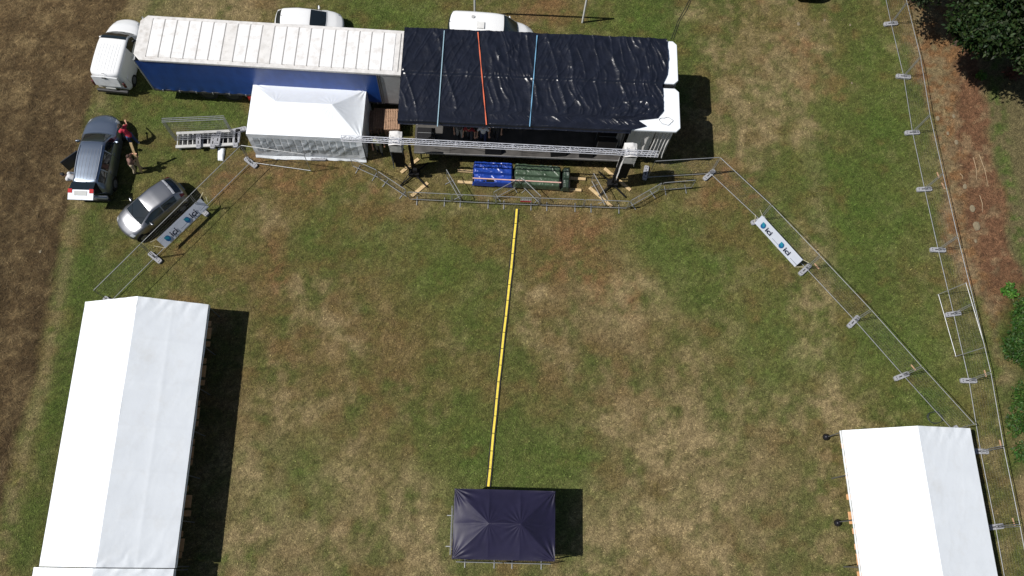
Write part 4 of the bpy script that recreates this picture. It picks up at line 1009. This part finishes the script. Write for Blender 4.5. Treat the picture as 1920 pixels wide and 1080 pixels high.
def car(name, label, cat, st, paint, W, axles, wr=.31, cowl=3, roof0=5, roof1=8, tail=9, side=((3.4, 5.0), (5.15, 6.7)), ribs=0, doors=(), spoiler=False, rear_glass=True, roofx=None):
    r = empty(name, (0, 0, 0), 0, label, cat)
    sh = Shell(st); b = sh.body('body', paint, r)
    sh.patch('windscreen', GLASS, r, cowl+.05, roof0-.03, 3.18, 6.82, off=.012, taper=(.02, -.02))
    if rear_glass: sh.patch('rear_window', GLASS, r, roof1+.12, tail-.15, 3.3, 6.7)
    for (u0, u1) in side:
        for s in (0, 1):
            a, c = (2.14, 2.88) if s == 0 else (7.12, 7.86); sh.patch('side_window', GLASS, r, u0, u1, a, c, off=.008, nv=10)
    for x in axles:
        for s in (-1, 1):
            MB().disc((x, s*(W/2-.075), wr+.015), (0, 1, 0), wr+.055, .12, 28).build('wheel_arch', BLACK, b, world=False)
            wheel(r, x, s*(W/2-.085), wr, .19)
    x0 = st[0][0]; x1 = st[-1][0]
    for s in (-1, 1):
        mx = sh.at(cowl+.55, 2.05 if s > 0 else 7.95)
        mb = MB().capsule((mx[0], mx[1]+s*.06, mx[2]+.04), (mx[0]-.02, mx[1]+s*.17, mx[2]+.06), .065, .055, 10)
        o = mb.build('wing_mirror', paint, r, world=False, smooth=True)
        MB().capsule((mx[0]-.05, mx[1]+s*.07, mx[2]+.04), (mx[0]-.06, mx[1]+s*.16, mx[2]+.06), .05, .045, 8).build('mirror_glass', GLASS, o, world=False)
    sh.patch('front_bumper', PLASTIC, r, .15, .95, 1.0, 1.5); sh.patch('front_bumper', PLASTIC, r, .15, .95, 8.5, 9.0)
    for s, (a, c) in enumerate(((2.0, 3.2), (6.8, 8.0))): sh.patch('headlight', CLEARL, r, .8, 1.5, a, c, off=.006)
    # seams
    seam = mat('panel_seam', (.02, .02, .022), .8)
    mb = MB()
    for uu in doors:
        for a, c in ((.6, 2.1), (7.9, 9.4)):
            pts = [Vector(sh.at(uu, v)) for v in np.linspace(a, c, 10)]; mb.path(pts, .006, 4)
    pts = [Vector(sh.at(cowl-.05, v)) for v in np.linspace(2.6, 7.4, 20)]; mb.path(pts, .008, 4)
    if mb.v: mb.build('seam', seam, b, world=False)
    for uu in doors[1:]:
        for v in (1.75, 8.25):
            q = sh.at(uu-.12, v); MB().box((q[0], q[1]*1.012, q[2]), (.16, .03, .03)).build('door_handle', paint, r, world=False, bevel=.008)
    if ribs:
        for k in range(ribs):
            v = 3.9+2.2*k/(ribs-1)
            pts = [Vector(sh.at(u, v))+V(0, 0, .002) for u in np.linspace(roof0+.6, roof1-.25, 14)]
            MB().path(pts, .009, 4).build('roof_rib', mat('rib_shade', (.30, .32, .36), .4, metal=.4) if cat != 'van' else PAINT_W, b, world=False)
    q = sh.at(roof1-.15, 5); MB().tube(tuple(q), (q[0]-.10, 0, q[2]+.16), .012, 6).build('aerial', BLACK, r, world=False)
    mb = MB()
    for s in (-1, 1):
        a = sh.at(cowl+.1, 5+s*.3); c = sh.at(cowl+.5, 5+s*1.6); mb.tube(Vector(a)+V(0, 0, .02), Vector(c)+V(0, 0, .02), .01, 4)
    mb.build('wiper', BLACK, r, world=False)
    return r, sh, b
def place(r, p_rear, p_front, xr, xf):
    """roof centre-line points in the world and their x in the car"""
    a, b = Vector(p_rear), Vector(p_front); d = b-a; an = math.atan2(d.y, d.x)
    xm = (xr+xf)/2; m = (a+b)/2; r.rotation_euler = (0, 0, an)
    r.location = (m.x-math.cos(an)*xm, m.y-math.sin(an)*xm, 0)
mid = lambda a, b: (Vector(a)+Vector(b))/2
# 1 small white van  (L 4.2 W 1.78 H 1.8)
ST_VAN = [(2.12, .55, .36, .62, .5, .58, .62, .48, .66, .67), (2.0, .76, .26, .80, .5, .76, .70, .62, .78, .80), (1.6, .84, .2, .87, .5, .82, .88, .66, .97, 1.0),
 (1.15, .86, .2, .89, .55, .84, 1.02, .70, 1.08, 1.12), (.98, .86, .2, .89, .55, .85, 1.06, .72, 1.13, 1.17), (.35, .87, .2, .89, .6, .86, 1.10, .70, 1.68, 1.73), (-.2, .87, .2, .89, .6, .86, 1.1, .73, 1.75, 1.81),
 (-1.0, .87, .2, .89, .6, .86, 1.1, .74, 1.76, 1.83), (-1.85, .87, .22, .89, .6, .85, 1.1, .73, 1.74, 1.81), (-2.02, .85, .25, .87, .6, .83, 1.1, .70, 1.66, 1.70), (-2.08, .82, .30, .84, .6, .80, 1.05, .68, 1.35, 1.36), (-2.14, .8, .32, .80, .55, .74, .70, .6, .72, .73)]
van, sh, vb = car('small_van', 'small white panel van parked at the left end of the curtain-side trailer', 'van', ST_VAN, PAINT_W, 1.78, (1.35, -1.35), .31, 4, 5.4, 8.6, 10, side=((4.55, 6.1),), ribs=7, doors=(4.4, 6.3, 8.0), rear_glass=False)
place(van, mid(at(172, 133, 1.8), at(215.6, 136.5, 1.8)), mid(at(190.6, 66.7, 1.75), at(235, 71, 1.75)), -1.95, .35)
MB().box((-2.12, 0, 1.28), (.05, 1.36, .72), m=Matrix.Rotation(.13, 3, 'Y')).build('tailgate', mat('white_car_paint_2', (.74, .76, .78), .25, coat=.4), van, world=False, bevel=.03)
MB().box((-2.17, 0, .66), (.04, .52, .11)).build('number_plate', mat('plate', (.42, .43, .42), .6), van, world=False)
MB().box((-2.16, 0, .40), (.14, 1.66, .22)).build('rear_bumper', PLASTIC, van, world=False, bevel=.04)
for s in (-1, 1): MB().box((-2.08, s*.81, .98), (.10, .10, .40)).build('tail_light', mat('dark_red_light', (.08, .008, .01), .5), van, world=False, bevel=.02)
MB().box((-2.13, 0, 1.62), (.05, .2, .05)).build('wiper', PLASTIC, van, world=False)
# 2 silver people carrier, tailgate open (L 4.6 W 1.85 H 1.62)
SILV = mat('silver_blue_paint', (.28, .33, .41), .34, metal=.9, var=.03)
ST_SUV = [(2.28, .55, .40, .64, .55, .60, .68, .5, .72, .73), (2.15, .78, .28, .82, .55, .78, .76, .66, .82, .84), (1.75, .86, .24, .90, .6, .84, .90, .68, .97, .99),
 (1.2, .88, .22, .92, .62, .86, .98, .72, 1.04, 1.07), (1.02, .88, .22, .92, .62, .87, 1.0, .72, 1.08, 1.11), (.30, .88, .22, .92, .62, .88, 1.03, .60, 1.52, 1.56), (-.4, .88, .22, .92, .62, .88, 1.04, .63, 1.58, 1.63),
 (-1.2, .88, .22, .92, .62, .87, 1.05, .62, 1.57, 1.62), (-1.95, .88, .24, .92, .62, .84, 1.06, .58, 1.52, 1.56), (-2.18, .86, .3, .90, .62, .80, 1.05, .62, 1.15, 1.16), (-2.28, .82, .34, .86, .6, .76, .80, .66, .82, .83)]
suv, sh, sb = car('silver_estate_car', 'silver-blue estate car with its tailgate raised and a person bending behind it', 'car', ST_SUV, SILV, 1.84, (1.42, -1.42), .33, 4, 5, 8, 9, side=((4.35, 5.6), (5.7, 7.0), (7.1, 8.0)), ribs=6, doors=(4.2, 5.65, 7.05), rear_glass=False)
place(suv, mid(at(139, 334.5, 1.6), at(178.5, 336, 1.6)), mid(at(151.3, 270, 1.55), at(193.5, 270, 1.55)), -1.95, .35)
sh.patch('boot_opening', mat('boot_dark', (.008, .008, .009), .9), suv, 8.1, 9.9, 3.1, 6.9, off=.012)
for s in (-1, 1):
    pts = [Vector(sh.at(u, 5+s*1.75))+V(0, 0, .035) for u in np.linspace(5.3, 7.8, 10)]
    MB().path(pts, .02, 6).build('roof_rail', mat('rail_silver', (.6, .62, .66), .3, metal=.7), suv, world=False)
tg = MB().beam((-2.42, 0, 1.74), (-2.92, 0, 1.60), 1.26, .06).build('tailgate', mat('tailgate_silver', (.44, .47, .52), .5, metal=.2), suv, world=False, bevel=.02)
MB().beam((-1.97, 0, 1.62), (-2.40, 0, 1.735), 1.16, .04).build('rear_window', GLASS, tg, world=False)
MB().beam((-2.50, 0, 1.757), (-2.72, 0, 1.695), .62, .02).build('number_plate', mat('plate', (.42, .43, .42), .6), tg, world=False)
for s in (-1, 1): MB().beam((-2.40, s*.52, 1.78), (-2.60, s*.52, 1.725), .2, .03).build('tail_light', REDL, tg, world=False)
MB().box((-2.30, 0, .56), (.16, 1.6, .20)).build('rear_bumper', mat('bumper_pale', (.62, .64, .68), .35, metal=.3), suv, world=False, bevel=.05)
MB().box((-2.33, 0, .36), (.14, 1.66, .2)).build('rear_bumper_lower', PLASTIC, suv, world=False, bevel=.04)
dr = MB().beam((-.10, .80, .85), (-.80, 1.52, .85), .06, .95).build('open_door', mat('door_dark', (.03, .035, .045), .3), suv, world=False, bevel=.03)
# 3 silver hatchback (L 3.85 W 1.66 H 1.43)
SIL2 = mat('silver_paint', (.33, .335, .355), .33, metal=.9, var=.03)
ST_H = [(1.72, .50, .38, .58, .5, .54, .60, .44, .63, .64), (1.64, .70, .26, .75, .5, .70, .68, .56, .73, .745), (1.36, .77, .22, .81, .52, .76, .80, .6, .86, .89),
 (1.0, .79, .2, .83, .55, .78, .89, .64, .95, .985), (.88, .79, .2, .83, .55, .79, .91, .64, .99, 1.03), (.05, .80, .2, .83, .56, .79, .93, .52, 1.33, 1.38), (-.6, .80, .2, .83, .56, .79, .95, .55, 1.37, 1.43),
 (-1.2, .80, .22, .83, .56, .77, .98, .53, 1.34, 1.40), (-1.42, .79, .24, .82, .56, .75, 1.0, .52, 1.30, 1.36), (-1.80, .76, .28, .79, .56, .68, .96, .56, 1.0, 1.02), (-1.92, .66, .36, .70, .52, .62, .62, .52, .66, .67)]
hb, sh, hbb = car('silver_hatchback', 'silver hatchback parked nose down-left behind the left-hand ici banner', 'car', ST_H, SIL2, 1.66, (1.12, -1.24), .29, 4, 5, 8, 9, side=((4.35, 5.75), (5.85, 7.6)), doors=(4.3, 6.2))
place(hb, mid(at(325.7, 362, 1.38), at(303, 337.6, 1.38)), mid(at(258, 371.5, 1.35), at(280, 397.4, 1.35)), -1.38, .08)
sh.patch('spoiler', mat('spoiler_pale', (.68, .69, .72), .25, metal=.4, coat=.5), hb, 7.75, 8.1, 3.2, 6.8, off=.03)
for s, (a, c) in enumerate(((2.05, 2.9), (7.1, 7.95))): sh.patch('tail_light', mat('dark_red_light', (.08, .008, .01), .5), hb, 8.5, 9.2, a, c, off=.006)
MB().box((-1.93, 0, .62), (.03, .5, .11)).build('number_plate', MATS['plate'], hb, world=False)
# 4 white hatchback behind trailer
ST_H2 = [[v*1.04 if i == 0 else v for i, v in enumerate(s)] for s in ST_H]
wh, sh, whb = car('white_hatchback', 'white hatchback mostly hidden behind the ribbed trailer roof', 'car', ST_H2, PAINT_W, 1.70, (1.17, -1.3), .30, 4, 5, 8, 9, side=((4.35, 5.75), (5.85, 7.6)), doors=(4.3, 6.2))
place(wh, mid(at(526, 8, 1.4), at(521, 50, 1.4)), mid(at(589, 12, 1.36), at(584, 52, 1.36)), -1.42, .08)
# 5 big white van with a roof hatch
ST_B = [(2.42, .60, .40, .70, .55, .66, .72, .5, .76, .78), (2.30, .84, .28, .89, .55, .84, .84, .7, .92, .95), (1.95, .92, .24, .95, .6, .90, 1.04, .72, 1.15, 1.18),
 (1.55, .93, .22, .96, .65, .91, 1.15, .76, 1.26, 1.30), (1.42, .93, .22, .96, .65, .92, 1.18, .78, 1.32, 1.36), (.72, .93, .22, .96, .65, .92, 1.24, .74, 1.90, 1.96), (.1, .93, .22, .96, .65, .93, 1.25, .78, 1.98, 2.06),
 (-1.2, .93, .22, .96, .65, .93, 1.25, .79, 2.0, 2.08), (-2.15, .93, .24, .96, .65, .92, 1.25, .78, 1.98, 2.05), (-2.36, .91, .28, .94, .65, .90, 1.2, .77, 1.86, 1.92), (-2.45, .88, .34, .90, .6, .86, .9, .72, 1.1, 1.12)]
bv, sh, bvb = car('large_van', 'large white van with a square roof hatch, half hidden behind the black sheeting', 'van', ST_B, PAINT_W, 1.92, (1.6, -1.45), .34, 4, 5.2, 8.4, 10, side=((4.4, 5.7),), doors=(4.3, 5.9, 7.2))
place(bv, mid(at(834, 17, 2.0), at(830, 66, 2.0)), mid(at(954, 24, 2.0), at(962, 75, 2.0)), -2.3, .7)
q = sh.at(6.5, 5); MB().box((-.62, -.12, q[2]+.035), (.42, .40, .07)).build('roof_hatch', mat('hatch_white', (.7, .7, .69), .4), bv, world=False, bevel=.02)
MB().disc((-1.05, .38, q[2]+.02), (0, 0, 1), .09, .06, 16).build('roof_vent', mat('vent_grey', (.45, .45, .45), .5), bv, world=False)
# 6 dark car whose tail pokes into the top of the frame
DK = mat('black_car_paint', (.012, .013, .015), .25, coat=.5)
dc, sh, dcb = car('dark_car', 'dark car showing only its rear edge at the top of the picture', 'car', ST_H, DK, 1.66, (1.12, -1.24), .29, 4, 5, 8, 9, side=((4.35, 5.75), (5.85, 7.6)), doors=(4.3, 6.2))
p = at(1521, 2.5, .5); dc.rotation_euler = (0, 0, math.pi/2+.1); dc.location = (p.x-1.92*math.sin(.1), p.y+2.06, 0)

# ================================================================ PEOPLE
def skin(mb, name, m, parent, vox=.011, sub=0):
    me = bpy.data.meshes.new(name); o = mb.build(name, m, parent, world=True, smooth=True)
    rm = o.modifiers.new('union', 'REMESH'); rm.mode = 'VOXEL'; rm.voxel_size = vox; rm.use_smooth_shade = True
    sm = o.modifiers.new('soften', 'SMOOTH'); sm.iterations = 3; sm.factor = .4
    return o
SK = mat('skin', (.50, .27, .18), .55, var=.05)
def person(label, feet, heading, lean=0., hipz=.92, shirt=(.5, .5, .5), pants=(.1, .1, .15), hair=(.03, .02, .015), hands=None, stride=.16, sleeve='short', twist=0., knee=.06, headn=0., base=0., shoes=(.03, .03, .03)):
    f = Vector(feet); fd = Vector((math.cos(heading), math.sin(heading), 0)); lt = Vector((-fd.y, fd.x, 0)); up = Vector((0, 0, 1))
    r = empty('person', f, 0, label, 'person')
    hip = f+up*hipz-fd*(math.sin(lean)*.16)
    sp = (up*math.cos(lean)+fd*math.sin(lean)); nrm = sp.cross(lt)
    chest = hip+sp*.30; neck = hip+sp*.53; hd = (up*math.cos(lean*.75+headn)+fd*math.sin(lean*.75+headn))
    head = neck+hd*.20; face = hd.cross(lt)*-1
    if face.dot(fd) < 0 and lean < .5: face = -face
    face = (fd*math.cos(lean*.75+headn)-up*math.sin(lean*.75+headn))
    sh_ = [neck-sp*.05+lt*s*.185 for s in (1, -1)]; hp = [hip+lt*s*.095 for s in (1, -1)]
    ft = [f+lt*.10+fd*stride+up*.08, f-lt*.10-fd*stride+up*.08]
    kn = [(hp[i]+ft[i])/2+fd*knee for i in (0, 1)]
    if hands is None: hands = [sh_[0]+V(0, 0, -.52)+lt*.12+fd*.12, sh_[1]+V(0, 0, -.52)-lt*.12+fd*.12]
    hn = []; el = []
    for i in (0, 1):
        t = Vector(hands[i]); dd = t-sh_[i]; Lm = min(dd.length, .55); dd = dd.normalized(); hnd = sh_[i]+dd*Lm; hn.append(hnd)
        b = math.sqrt(max(0, .285**2-(Lm/2)**2)); o_ = (-up*.6-fd*.5+lt*(.5 if i == 0 else -.5)); o_ = (o_-dd*o_.dot(dd)).normalized(); el.append((sh_[i]+hnd)/2+o_*b)
    body = MB()
    body.capsule(hip-sp*.02, hip+sp*.16, .135, .12, 14); body.capsule(hip+sp*.16, chest+sp*.1, .12, .135, 14)
    body.capsule(sh_[0]-lt*.03, sh_[1]+lt*.03, .085, .085, 12); body.capsule(neck-sp*.04, neck+hd*.09, .058, .052, 12)
    body.capsule(head-hd*.04, head+hd*.035+face*-.008, .078, .092, 16); body.capsule(head-hd*.06+face*.035, head-hd*.03+face*.03, .05, .06, 10)
    body.capsule(head+face*.085+hd*.01, head+face*.108-hd*.022, .010, .015, 8)
    body.capsule(head+face*.086-hd*.056-lt*.018, head+face*.086-hd*.056+lt*.018, .010, .010, 6)
    for s in (1, -1): body.capsule(head+lt*s*.086+hd*.015, head+lt*s*.088-hd*.025, .018, .014, 6)
    for i in (0, 1):
        s = 1 if i == 0 else -1
        body.capsule(sh_[i], el[i], .050, .040); body.capsule(el[i], hn[i], .039, .027)
        a = (hn[i]-el[i]).normalized(); pl = hn[i]+a*.08; acr = (lt-a*lt.dot(a)).normalized(); crl = a.cross(acr)*s
        body.capsule(hn[i]+a*.01, pl, .030, .034, 10)
        body.capsule(hn[i]+a*.02+acr*.02, pl+acr*.02, .022, .022, 8); body.capsule(hn[i]+a*.02-acr*.02, pl-acr*.02, .022, .022, 8)
        for k, ln in enumerate((.066, .076, .070, .054)):
            b0 = pl+acr*(.033-.022*k)+a*.01; b1 = b0+a*ln*.55-crl*.006; b2 = b1+a*ln*.42-crl*.022
            body.capsule(b0, b1, .0095, .009, 8); body.capsule(b1, b2, .009, .0075, 8)
        t0_ = hn[i]+a*.025+acr*.03; t1_ = t0_+acr*.03+a*.03-crl*.01; body.capsule(t0_, t1_, .013, .011, 8); body.capsule(t1_, t1_+a*.03, .011, .008, 8)
        body.capsule(hp[i], kn[i], .085, .060); body.capsule(kn[i], ft[i], .058, .040)
        body.capsule(ft[i]-up*.03, ft[i]+fd*.14-up*.045, .04, .032, 10)
    bo = skin(body, 'body', SK, r, .0085)
    key = '%.2f%.2f%.2f' % shirt; ms = mat('cloth'+key, shirt, .85, var=.15, vs=12, bump=.4, bs=30); key = '%.2f%.2f%.2f' % pants; mp_ = mat('cloth'+key, pants, .85, var=.15, vs=12, bump=.4, bs=30)
    top = MB(); top.capsule(hip+sp*.0, hip+sp*.16, .155, .138, 14); top.capsule(hip+sp*.16, chest+sp*.1, .138, .15, 14); top.capsule(sh_[0]-lt*.03, sh_[1]+lt*.03, .098, .098, 12)
    for i in (0, 1):
        top.capsule(sh_[i], el[i] if sleeve == 'long' else sh_[i].lerp(el[i], .7), .066, .058)
        if sleeve == 'long': top.capsule(el[i], el[i].lerp(hn[i], .9), .056, .042)
    skin(top, 'shirt', ms, r, .014)
    tr_ = MB(); tr_.capsule(hip-sp*.04-lt*.05, hip-sp*.04+lt*.05, .125, .125, 14); tr_.capsule(hip, hip+sp*.06, .145, .143, 14)
    for i in (0, 1): tr_.capsule(hp[i], kn[i], .102, .078); tr_.capsule(kn[i], kn[i].lerp(ft[i], .93), .076, .066)
    skin(tr_, 'trousers', mp_, r, .014)
    hr = MB(); hr.capsule(head+hd*.02-face*.022, head+hd*.055-face*.008, .098, .088, 14); hr.capsule(head-hd*.03-face*.045, head+hd*.02-face*.03, .06, .08, 12)
    skin(hr, 'hair', mat('hair%.2f' % hair[0], hair, .7, bump=.6, bs=80), r, .012)
    so_ = MB()
    for i in (0, 1): so_.capsule(ft[i]-up*.038-fd*.03, ft[i]+fd*.17-up*.045, .050, .038, 10)
    skin(so_, 'shoes', mat('shoe%.2f' % shoes[0], shoes, .6), r, .012)
    for s in (1, -1): MB().capsule(head+face*.083+lt*s*.032+hd*.008, head+face*.085+lt*s*.034+hd*.008, .010, .010, 8).build('eye', mat('eye_dark', (.02, .015, .01), .2), r, smooth=True)
    return r, hn
# red shirt, leaning on the bonnet of the estate car
f = at(253, 268); person('person in a red top and jeans leaning over the silver-blue estate car bonnet', f, math.pi*.86, lean=.42, shirt=(.50, .03, .06), pants=(.05, .08, .20), hands=[at(234, 232, .98), at(236, 226, .98)], sleeve='short', shoes=(.5, .5, .5))
# brown shirt carrying a plank
f = at(260, 321)
d1_ = at(245, 268, 2.1); d2_ = at(265, 323, .06)
person('person in a brown shirt and khaki trousers holding up a long pale plank', f, .35, lean=.22, shirt=(.20, .11, .09), pants=(.46, .38, .26), hair=(.05, .025, .015), hands=[d1_.lerp(d2_, .36), d1_.lerp(d2_, .52)], stride=.2, sleeve='short')
tag(MB().beam(d1_, d2_, .13, .045).build('carried_plank', WOODY), 'long pale plank held upright by the person in the brown shirt', 'plank')
# bending person behind the tailgate
f = at(157, 349); person('person in black and white bending down left of the silver-blue estate car', f, math.pi*1.0, lean=1.15, shirt=(.62, .62, .64), pants=(.015, .015, .018), hair=(.012, .01, .01), hands=[at(136, 328, .8), at(138, 334, .7)], sleeve='short', hipz=.9)
# on the deck
D0 = 1.17
for (px, py, lb, hd_, s_, p_, ln) in [(862, 256, 'person in grey trousers standing on the stage deck behind the truss', -1.2, (.08, .08, .09), (.34, .32, .30), .1),
     (881, 260, 'person in a dark red top bending on the stage deck', -1.6, (.28, .02, .025), (.05, .05, .06), .5),
     (906, 263, 'person in a white shirt above dark blue trousers on the stage deck', -1.5, (.72, .72, .74), (.02, .03, .09), .25),
     (930, 257, 'person dressed in black standing furthest right on the stage deck', -1.7, (.03, .03, .03), (.03, .03, .035), .15)]:
    person(lb, at(px, py, D0), hd_, lean=ln, shirt=s_, pants=p_, stride=.1)
person('person in a pale yellow-green top standing in the shade right of the small white tent', at(712, 284), -1.2, lean=.15, shirt=(.42, .44, .22), pants=(.20, .20, .17), stride=.12)

# ================================================================ VEGETATION
def leafmat(name, c, tr=.25):
    m = bpy.data.materials.new(name); m.use_nodes = True; n = m.node_tree; b = n.nodes['Principled BSDF']
    a = n.nodes.new('ShaderNodeAttribute'); a.attribute_name = 'Col'; n.links.new(a.outputs['Color'], b.inputs['Base Color'])
    b.inputs['Roughness'].default_value = .55; b.inputs['Specular IOR Level'].default_value = .3
    t = n.nodes.new('ShaderNodeBsdfTranslucent'); n.links.new(a.outputs['Color'], t.inputs['Color'])
    mx = n.nodes.new('ShaderNodeMixShader'); mx.inputs[0].default_value = tr
    n.links.new(b.outputs[0], mx.inputs[1]); n.links.new(t.outputs[0], mx.inputs[2]); n.links.new(mx.outputs[0], n.nodes['Material Output'].inputs['Surface']); return m
LEAF = leafmat('leaf_material', None)
def leaves(name, parent, C, size, base, var, seed, flat=.5, asp=.45):
    r = np.random.default_rng(seed); n = len(C)
    a = r.uniform(0, 2*np.pi, n); tilt = r.normal(0, flat, n); L = size*r.uniform(.6, 1.35, n)
    d = np.stack([np.cos(a)*np.cos(tilt), np.sin(a)*np.cos(tilt), np.sin(tilt)], -1)
    q = r.normal(0, 1, (n, 3)); q[:, 2] *= .4; s = np.cross(d, np.array([0, 0, 1.])+q*.5); s /= np.linalg.norm(s, axis=1, keepdims=True)
    P = np.empty((n, 4, 3)); P[:, 0] = C; P[:, 1] = C+d*L[:, None]*.45+s*L[:, None]*asp/2; P[:, 2] = C+d*L[:, None]; P[:, 3] = C+d*L[:, None]*.45-s*L[:, None]*asp/2
    P[:, 2, 2] -= L*.15
    o = rootmat(parent).translation; P = P-np.array(o)
    me = bpy.data.meshes.new(name); np_mesh(me, P.reshape(-1, 3), np.arange(n*4).reshape(-1, 4))
    c = np.array(base)*r.lognormal(0, var, n)[:, None]*np.array([1, 1, 1]); c[:, 0] *= r.uniform(.7, 1.4, n)
    cc = np.ones((n, 4, 4), np.float32); cc[:, :, :3] = c[:, None]
    ca = me.color_attributes.new('Col', 'FLOAT_COLOR', 'POINT'); ca.data.foreach_set('color', cc.ravel())
    me.materials.append(LEAF); ob = link_mesh(name, me, parent); ob['kind'] = 'stuff'; return ob
BARK = mat('bark', (.10, .07, .05), .9, var=.3, bump=.8, bs=20)
def tree(c, hgt, rad, n, label, seed, base, zc=None):
    c = Vector((c[0], c[1], 0)); r = empty('broadleaf_tree', c, 0, label, 'tree', 'trees at the top right')
    rr = np.random.default_rng(seed); zc = zc or hgt*.6
    mb = MB(); mb.tube(c, c+V(.1, .1, hgt*.35), .17, 10, .14); mb.tube(c+V(.1, .1, hgt*.35), c+V(.0, .2, hgt*.75), .2, 8, .08); mb.build('trunk', BARK, r)
    cl = []
    for k in range(46):
        a = rr.uniform(0, 2*np.pi); e = math.asin(rr.uniform(-.35, 1)); R = rad*rr.uniform(.55, 1.0)*(1+.12*math.sin(3*a+seed))
        cl.append((c.x+math.cos(a)*math.cos(e)*R, c.y+math.sin(a)*math.cos(e)*R, zc+math.sin(e)*R*.75))
    bm_ = MB()
    for q in cl[::3]:
        s0 = c+V(.05, .1, hgt*rr.uniform(.25, .6)); bm_.tube(s0, s0.lerp(Vector(q), .5)+V(0, 0, .2), .07, 5, .05); bm_.tube(s0.lerp(Vector(q), .5)+V(0, 0, .2), q, .05, 5, .02)
    bm_.build('branch', BARK, r)
    C = []
    for q in cl:
        m = n//len(cl); u = rr.normal(0, 1, (m, 3)); u /= np.linalg.norm(u, axis=1, keepdims=True); R = rr.uniform(.35, 1.05, m)[:, None]*rr.uniform(.9, 1.5)
        C.append(np.array(q)+u*R*np.array([1, 1, .6]))
    leaves('crown', r, np.concatenate(C), .24, base, .35, seed+1)
t1_ = at(1865, 25, 4.5); tree((t1_.x+.5, t1_.y+1.3), 8, 3.8, 52000, 'large dark broadleaf tree whose crown fills the top right corner', 5, (.017, .036, .008), 4.7)
t2_ = at(1990, 60, 4.0); tree((t2_.x+.9, t2_.y+.4), 7, 2.8, 22000, 'second broadleaf tree at the right edge below the corner tree', 8, (.034, .066, .014), 4.3)
t3_ = at(1795, -45, 4.5); tree((t3_.x-.2, t3_.y+1.9), 8, 3.1, 32000, 'broadleaf tree just above the top edge beside the corner tree', 12, (.016, .032, .008), 4.5)
def bush(px, py, rx, ry, h, n, label, seed, base=(.055, .125, .018), name='leafy_bush', size=.16):
    c = at(px, py); r = empty(name, c, 0, label, 'bush', 'green bushes along the right edge'); rr = np.random.default_rng(seed)
    k = 14; cc = np.stack([rr.normal(0, .5, k)*rx, rr.normal(0, .5, k)*ry], -1)
    i = rr.integers(0, k, n); u = rr.normal(0, 1, (n, 3)); u /= np.linalg.norm(u, axis=1, keepdims=True); u[:, 2] = np.abs(u[:, 2])
    C = np.stack([c.x+cc[i, 0]+u[:, 0]*rx*.5*rr.uniform(.4, 1, n), c.y+cc[i, 1]+u[:, 1]*ry*.45*rr.uniform(.4, 1, n), .05+u[:, 2]*h*rr.uniform(.3, 1, n)], -1)
    mb = MB(); [mb.tube(c+V(cc[j, 0]*.3, cc[j, 1]*.3, 0), c+V(cc[j, 0], cc[j, 1], h*.7), .015, 5, .006) for j in range(k)]; mb.build('stem', BARK, r)
    leaves('foliage', r, C, size, base, .35, seed, flat=.6)
bush(1925, 585, 1.0, 1.1, .8, 5200, 'green leafy bush at the right edge, uppermost of the big clump', 31, (.036, .088, .014))
bush(1925, 665, 1.05, 1.3, .9, 6400, 'dense green bush at the right edge beside the eighth fence foot', 33, (.030, .074, .012))
bush(1935, 755, 1.0, 1.4, .8, 5200, 'green bush at the right edge above the right marquee', 35, (.036, .086, .014))
bush(1948, 850, .8, 1.2, .6, 2600, 'low green bush at the right edge beside the right marquee', 37, (.036, .084, .014))
bush(1890, 548, .35, .3, .35, 420, 'small isolated green plant at the end of the brown bark strip', 39, (.06, .16, .02), size=.16)
bush(1838, 145, .3, .3, .3, 300, 'small green weed at the edge of the tree shadow', 41, (.07, .16, .02), size=.12)
bush(1895, 140, .5, .3, .8, 500, 'reddish leafy sapling beneath the corner tree', 43, (.12, .05, .03), size=.14)
# long straws and stones on the bark strip
rr = np.random.default_rng(77)
STN = mat('field_stone', (.22, .18, .115), .9, var=.3, vs=10)
for k, (px, py, s) in enumerate([(1831, 424, .22), (1823, 391, .17), (1809, 350, .13), (1793, 267, .12), (1758, 222, .12), (1788, 218, .10), (1777, 250, .09), (1829, 452, .08), (1497, 45, .11), (1594, 47, .06), (1597, 156, .06), (76, 472, .07), (1832, 78, .10), (1546, 38, .06)]):
    c = at(px, py); bm = bmesh.new(); bmesh.ops.create_icosphere(bm, subdivisions=2, radius=1)
    for v in bm.verts:
        v.co *= 1+rr.normal(0, .07); v.co = Vector((v.co.x*s*(.9), v.co.y*s*1.25, v.co.z*s*.3))
    me = bpy.data.meshes.new('flat_stone'); bm.to_mesh(me); bm.free(); me.materials.append(STN)
    o = link_mesh('flat_stone', me); o.location = (c.x, c.y, .015)
    tag(o, ['largest pale stone on the bark strip', 'pale stone just above the largest one on the bark strip', 'pale stone near the fourth fence foot side of the bark strip', 'pale stone left of centre in the upper bark strip', 'pale stone close to the third fence foot', 'pale stone in the upper bark strip', 'small pale stone between the third and fourth fence feet', 'small pale stone just below the largest one', 'pale stone on the lawn below the dark car', 'small pale stone on the lawn right of the dark car', 'small pale stone on the lawn left of the second fence foot', 'lone pale speck of stone in the stubble field', 'pale stone in the shade of the corner tree', 'small pale stone on the lawn nearest the dark car'][k], 'stone', 'pale stones')
mb = MB()
for (a, b) in [((1836, 290), (1853, 350)), ((1825, 295), (1831, 338)), ((1837, 366), (1842, 398)), ((1888, 530), (1900, 565)), ((1800, 325), (1805, 336))]:
    p, q = at(*a, .03), at(*b, .04); m_ = (p+q)/2+V(.06, 0, .02); mb.tube(p, m_, .014, 5); mb.tube(m_, q, .014, 5, .006)
tag(mb.build('straw_stalks', mat('stalk', (.42, .32, .2), .8)), 'long pale stalks lying on the brown bark strip', 'stalks', kind='stuff')
bpy.context.view_layer.update()
